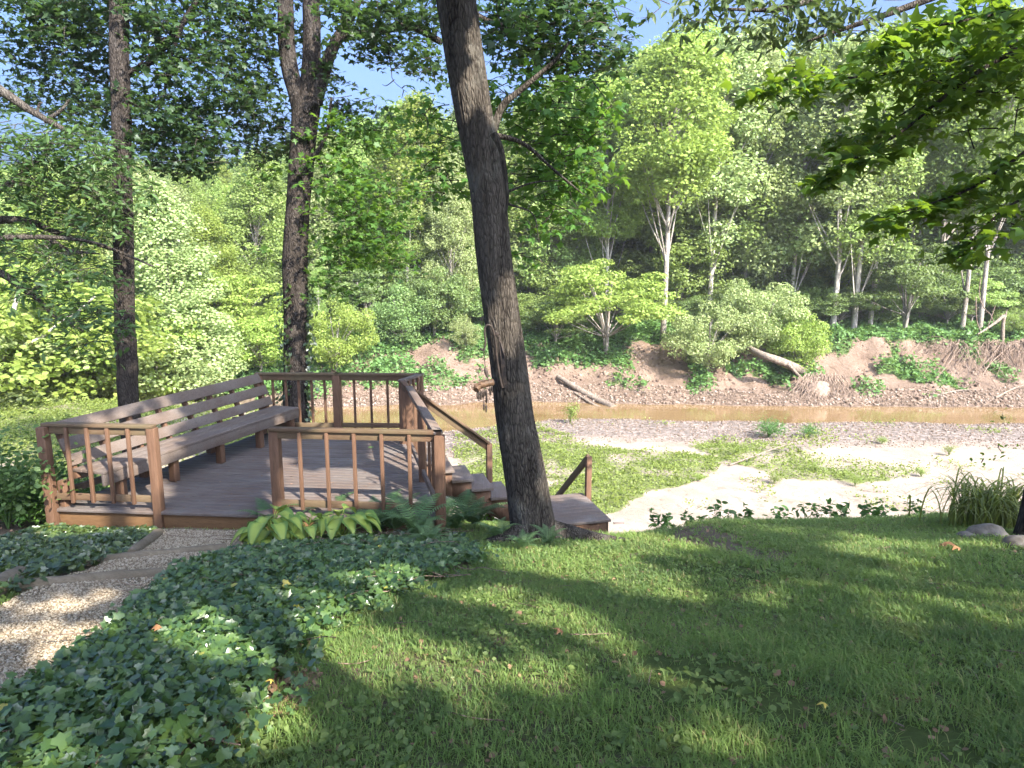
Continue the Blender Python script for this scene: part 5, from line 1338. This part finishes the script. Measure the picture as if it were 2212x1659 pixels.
# the packed woods behind: nothing tells these apart
grp = 'trees filling the woods behind the far bank'; lab = 'one of the many look-alike trees packed in the woods behind the far bank'
k = 0
for d, step, lo, hi in ((42.5, 92, 6, 90), (46, 88, 0, 60), (51, 84, 0, 40), (57, 96, 0, 24), (66, 110, 6, 40)):
    for X in np.arange(-260, 2480, step):
        X2 = X + rng.uniform(-.4, .4) * step; dd = d + rng.uniform(-1.4, 1.4); p = at_d(X2, 700, dd)
        if X2 < 480: dd -= 4; p = at_d(X2, 700, dd)
        H = Hfor(X2, sky(X2) + rng.uniform(lo, hi), p)
        if H < 5: continue
        vi = [0, 2, 1, 3, 4, 2, 0][k % 7]; fo = (['y', 'm', 'p', 'm', 'y', 'd'] if X2 < 1500 else ['p', 'm', 'p', 'm', 'y', 'd'])[rng.integers(0, 6)]
        if vi == 4 and X2 > 1100: vi = 1
        far_tree('woodland_tree', TALL[vi], p, H, 14.6, .95 + .3 * rng.random(), FAR[fo], M['bark_far'], lab, 'tree', grp); k += 1
# shaded understory
lab = 'dark understory bush in the shade among the far trees'; grp = 'understory bushes in the woods'
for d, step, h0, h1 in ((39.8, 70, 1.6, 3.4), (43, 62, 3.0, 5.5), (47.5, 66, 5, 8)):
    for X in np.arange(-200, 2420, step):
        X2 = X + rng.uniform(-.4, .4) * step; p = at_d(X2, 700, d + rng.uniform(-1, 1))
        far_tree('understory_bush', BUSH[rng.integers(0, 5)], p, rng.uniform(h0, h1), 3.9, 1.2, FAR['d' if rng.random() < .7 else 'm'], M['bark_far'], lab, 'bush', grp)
# ------------------------------------------------------------------ ground cover on the far bank and weeds on the bar (stuff)
n = 60000
x = rng.uniform(-26, 28, n); y = yF(x) + rng.uniform(.8, 12, n) ** 1.0
g = far_green(x, y); ok = (rng.random(n) < g * 1.0)
x, y = x[ok], y[ok]
m_ = 3; xx = np.repeat(x, m_) + rng.normal(size=len(x) * m_) * .1; yy = np.repeat(y, m_) + rng.normal(size=len(x) * m_) * .1
hump = 1.05 * np.clip(fbm(xx * 1.1, yy * 1.1, 3) - .38, 0, 1) * 1.6
P3 = np.stack([xx, yy, ground(xx, yy) + .02 + hump * rng.random(len(xx)) ** .5], -1)
tag(link('bank_ground_cover', fast_mesh('bank_ground_cover', [leaves_at(KITE, P3, .15, .7, .4, .2)]), M['cover']), 'low green leafy ground cover spilling down the far bank', 'ground cover', kind='stuff')
n = 60000
n = 110000; x = rng.uniform(-24, 20, n); y = rng.uniform(12.4, 29.5, n)
g = green_amount(x, y); ok = (rng.random(n) < g * .75) & (yN(x) - y > .5)
x, y = x[ok], y[ok]; hN = fbm(x * 1.7 + 8, y * 1.7, 3)
m_ = 4; xx = np.repeat(x, m_) + rng.normal(size=len(x) * m_) * .05; yy = np.repeat(y, m_) + rng.normal(size=len(x) * m_) * .05; hh_ = np.repeat(.05 + .55 * np.clip(hN - .35, 0, 1), m_)
P3 = np.stack([xx, yy, ground(xx, yy) + hh_ * rng.random(len(xx))], -1)
tag(link('sandbar_weeds', fast_mesh('sandbar_weeds', [leaves_at(KITE, P3, .056, .9, .45, -.2)]), M['weed']), 'low bright green weeds growing in patches on the pale sandbar', 'weeds', kind='stuff')
# scattered small tufts and taller weeds on the sand
wl2 = {0: 'upright leafy weed standing at the water edge right of the leaning trunk', 1: 'long leafy broken branch lying across the weeds on the sandbar', 2: 'dark dry weed on the gravel near the water', 3: 'second dark dry weed on the gravel near the water'}
def bar_plant(i, X, Y, s, mt, lab, name='sandbar_plant', sz=1.0):
    p = at_g(X, Y); o = put_plant(name, shrubs[i], M[mt], 0, 0, s, lab, 'plant', None, 0, p); o.scale = (s * sz, s * sz, s); return o
bar_plant(1, 1232, 915, 1.3, 'weed', wl2[0], sz=.55)
bar_plant(3, 1660, 945, .9, 'shrub', wl2[2], sz=1.3); bar_plant(3, 1745, 945, .6, 'shrub', wl2[3], sz=1.3)
for k, X in enumerate([1512, 1590, 1672, 1760, 1846, 1905, 1990, 2050]):
    Y = [1040, 985, 1046, 1020, 1052, 960, 1030, 985][k]; p = at_g(X, Y)
    put_plant('sandbar_tuft', shrubs[[1, 0, 3][k % 3]], M['weed'], 0, 0, .3 + .25 * rng.random(), 'small green tuft growing alone on the open sand', 'plant', 'small tufts on the sand', 0, p)
def stick(name, pts, r0, r1, mat, label, cat, n=9, ridge=.05, parent=None, zoff=0):
    P = spline([np.array(p) for p in pts], 30); o = link(name, fast_mesh(name, tube(P, np.linspace(r0, r1, 30), n, ridge, seed=rng.random() * 9), True), M[mat])
    if label: tag(o, label, cat)
    return o
a, b = at_g(1575, 1008), at_g(1800, 965)
stick('fallen_branch', [a + (0, 0, .05), (a + b) / 2 + (0, 0, .35), b + (0, 0, .45)], .025, .008, 'deadwood', wl2[1], 'branch')
P = spline([(a + b) / 2 + (0, 0, .35), b + (0, 0, .45)], 10); PP = np.repeat(P, 40, 0) + rng.normal(size=(400, 3)) * np.array([.25, .25, .15])
br_leaf = link('foliage', fast_mesh('foliage', [leaves_at(KITE, PP, .075, .7)]), M['weed']); br_leaf.parent = bpy.data.objects['fallen_branch']
n = 5200; x = rng.uniform(-8, 24, n); y = yF(x) + .4 + 4.4 * rng.random(n); okc = fbm(x * 1.2, y * 1.2, 3) > .47; x, y = x[okc], y[okc]
tag(link('earth_clods', fast_mesh('earth_clods', [pebbles(on_g(np.stack([x, y], 1), .0), .03 + .13 * rng.random(len(x)) ** 4)]), M['clod']), kind='stuff', label='crumbled clods of brown earth on the eroded far bank', cat='soil')
# logs and roots on the far bank
def g3(X, Y, dz): p = at_g(X, Y); return p + np.array([0, 0, dz])
stick('driftwood_log', [g3(1205, 824, .25), g3(1240, 842, .16), g3(1290, 868, .10), g3(1325, 883, .04)], .11, .17, 'deadwood', 'gray driftwood log sloping down the bank into the creek', 'log', 12)
stick('driftwood_log', [g3(1240, 850, .05), g3(1290, 880, .05), g3(1330, 887, .02)], .05, .08, 'deadwood', 'thin dark driftwood pole lying beside the larger driftwood log', 'log', 8)
lg = [g3(1595, 752, .30), at_d(1640, 764, 33.3), at_d(1690, 782, 32.9), g3(1742, 806, .0)]
stick('leaning_log', lg, .13, .22, 'deadwood', 'long fallen trunk leaning down the far bank under the bright bush', 'log', 12)
stick('prop_branch', [at_d(1700, 785, 32.8), g3(1735, 822, .0)], .10, .07, 'deadwood', 'short dead limb under the low end of the leaning log', 'branch', 8)
rt = tree('root_mass', g3(1768, 850, 0), 'mass of hanging reddish roots at the foot of the leaning log', 'roots')
pts_ = []
for k in range(150):
    X = 1768 + rng.normal() * 20; p = g3(X, 833 + rng.uniform(-8, 6), .35 + .2 * rng.random()); q = g3(X + (X - 1768) * .5 + rng.normal() * 14, 860 + rng.uniform(-18, 9), .03)
    p[1] -= .25; pts_ += tube(spline([p, (p + q) / 2 + (rng.normal() * .08, -.12, .02), q], 8), np.linspace(.02, .006, 8), 5, cap=False)
under(link('roots', fast_mesh('roots', pts_), M['root']), rt)
n1, n2 = 20, 12; T, Pp = np.meshgrid(np.linspace(0, 2 * pi, n1, endpoint=False), np.linspace(-.2, pi / 2, n2)); rr_ = 1 + .5 * (fbm(np.cos(T) * 2 + 5, np.sin(T) * 2 + Pp * 2, 3) - .5)
Vv = np.stack([np.cos(Pp) * np.cos(T) * rr_ * .6, np.cos(Pp) * np.sin(T) * rr_ * .5, np.sin(Pp) * rr_ * .55], -1).reshape(-1, 3) + g3(1768, 850, -.02)
k = np.arange(n2 - 1)[:, None] * n1; j = np.arange(n1)[None]
under(link('soil_clod', fast_mesh('soil_clod', [(Vv, np.stack([k + j, k + (j + 1) % n1, k + n1 + (j + 1) % n1, k + n1 + j], -1).reshape(-1, 4))], True), M['root']), rt)
# brush of exposed roots hanging from the bluff at the right
rb_ = tree('exposed_roots', g3(2120, 775, 0), 'tangle of bare gray roots hanging over the eroded bluff at the right', 'roots')
pts_ = []
for k in range(170):
    X = rng.uniform(1985, 2260); p = g3(X, 742 + rng.uniform(-6, 8), .10); L_ = rng.uniform(15, 75) * (1.25 if X > 2050 else .5); q = g3(X + rng.normal() * 45, 748 + L_, .12); mdl = (p + q) / 2 + np.array([rng.normal() * .25, -.45 * rng.random(), .15 * rng.normal()])
    pts_ += tube(spline([p, mdl, q], 10), np.linspace(.015, .005, 10) * (1 + (k % 9 == 0)), 5, cap=False)
under(link('roots', fast_mesh('roots', pts_), M['root']), rb_)
for pts, r0, lab in (([g3(1985, 868, .03), g3(2030, 857, .1), g3(2070, 848, .1), g3(2110, 846, .1)], .05, 'thin bare branch lying low on the bank at the right'), ([g3(2150, 862, .05), g3(2190, 848, .2), g3(2230, 842, .3)], .05, 'bare pale branch reaching in low at the right edge')):
    stick('dead_branch', pts, r0, .02, 'deadwood', lab, 'branch', 7)
sn = tree('broken_stump', at_d(2166, 735, 35.8), 'broken pale stump with splintered top and hanging vines at the right end of the bluff', 'stump')
s0 = at_d(2166, 735, 35.8); s0[2] = g1(s0[0], s0[1])
tr = tube(spline([s0 - (0, 0, .2), at_d(2167, 700, 35.8), at_d(2172, 678, 35.8)], 16), np.linspace(.10, .075, 16), 9, .1)
tr += tube(spline([at_d(2168, 682, 35.8), at_d(2150, 697, 35.6), at_d(2128, 712, 35.4), at_d(2112, 722, 35.2)], 16), np.linspace(.09, .03, 16), 7, .06)
tr += tube(spline([at_d(2172, 680, 35.8), at_d(2176, 668, 35.8)], 5), [.05, .04, .03, .02, .005], 5)
under(link('trunk', fast_mesh('trunk', tr), M['deadwood']), sn)
tr = []
for pts in ([(2118, 600), (2116, 640), (2128, 668), (2140, 680), (2148, 700)], [(2108, 640), (2110, 690), (2118, 715)], [(2150, 660), (2140, 690), (2130, 715)]):
    tr += tube(spline(pxpath(pts, 35.6), 16), .022, 5, cap=False)
under(link('vine', fast_mesh('vine', tr), M['root']), sn)
# pale fallen limbs at the far left
def pale(pts, d, r0, r1, label): 
    o = link('fallen_limb', fast_mesh('fallen_limb', tube(spline(pxpath(pts, d), 30), np.linspace(r0, r1, 30), 12, .04, seed=rng.random() * 9), True), M['bark_pale']); tag(o, label, 'limb')
pale([(-30, 770), (10, 752), (60, 742), (90, 728), (140, 690), (175, 668), (205, 640)], 25, .09, .03, 'pale dead limb rising to the right at the left edge')
pale([(0, 790), (18, 740), (28, 680), (42, 620)], 25, .11, .06, 'upright pale sycamore stem at the left edge')

# ------------------------------------------------------------------ light, sky, camera
sun = bpy.data.lights.new('sun', 'SUN'); sun.energy = SUN_E; sun.angle = radians(.53); sun.color = (1.0, .93, .82)
so = bpy.data.objects.new('sun', sun); COL.objects.link(so); so.rotation_euler = Vector(SUN).to_track_quat('Z', 'Y').to_euler()
wd = bpy.data.worlds.new('World'); scene.world = wd; wd.use_nodes = True
nt = wd.node_tree; bg = nt.nodes['Background']; st = nt.nodes.new('ShaderNodeTexSky'); st.sky_type = 'NISHITA'; st.sun_disc = False
st.sun_elevation = math.asin(SUN[2]); st.sun_rotation = math.atan2(SUN[0], SUN[1]); st.air_density = 1.0; st.air_density = .7; st.dust_density = 10; st.ozone_density = 10
nt.links.new(st.outputs[0], bg.inputs['Color']); bg.inputs['Strength'].default_value = SKY_S
cam = bpy.data.cameras.new('camera'); cam.sensor_width = 36; cam.lens = 36 * FPX / 2212.; cam.clip_start = .05; cam.clip_end = 600
co = bpy.data.objects.new('camera', cam); COL.objects.link(co); co.location = (0, 0, 0); co.rotation_euler = (pi / 2 - PITCH, 0, 0); scene.camera = co
vs = scene.view_settings; vs.view_transform = 'Standard'; vs.look = 'None'; vs.exposure = EXPO; vs.gamma = 1; vs.use_curve_mapping = False
cy = scene.cycles; cy.max_bounces = 7; cy.diffuse_bounces = 4; cy.glossy_bounces = 2; cy.transmission_bounces = 4; cy.transparent_max_bounces = 4; cy.use_denoising = True; cy.sample_clamp_indirect = 6; cy.caustics_reflective = False; cy.caustics_refractive = False
def added_haze(dens):  # thin volume added to lift the dark tones
    m = bpy.data.materials.new('haze'); m.use_nodes = True; t = m.node_tree; t.nodes.clear()
    o_ = t.nodes.new('ShaderNodeOutputMaterial'); v_ = t.nodes.new('ShaderNodeVolumePrincipled'); v_.inputs['Color'].default_value = (.93, .96, 1, 1); v_.inputs['Density'].default_value = dens; v_.inputs['Anisotropy'].default_value = .0
    t.links.new(v_.outputs[0], o_.inputs['Volume'])
    mb = MB(); mb.hexa([(-72, -42, -9.5), (72, -42, -9.5), (72, 182, -9.5), (-72, 182, -9.5), (-72, -42, 34), (72, -42, 34), (72, 182, 34), (-72, 182, 34)])
    tag(mb.build('haze', m), kind='stuff', label='thin pale added haze in the air over the creek', cat='haze')
added_haze(.0005)
cy.volume_bounces = 0
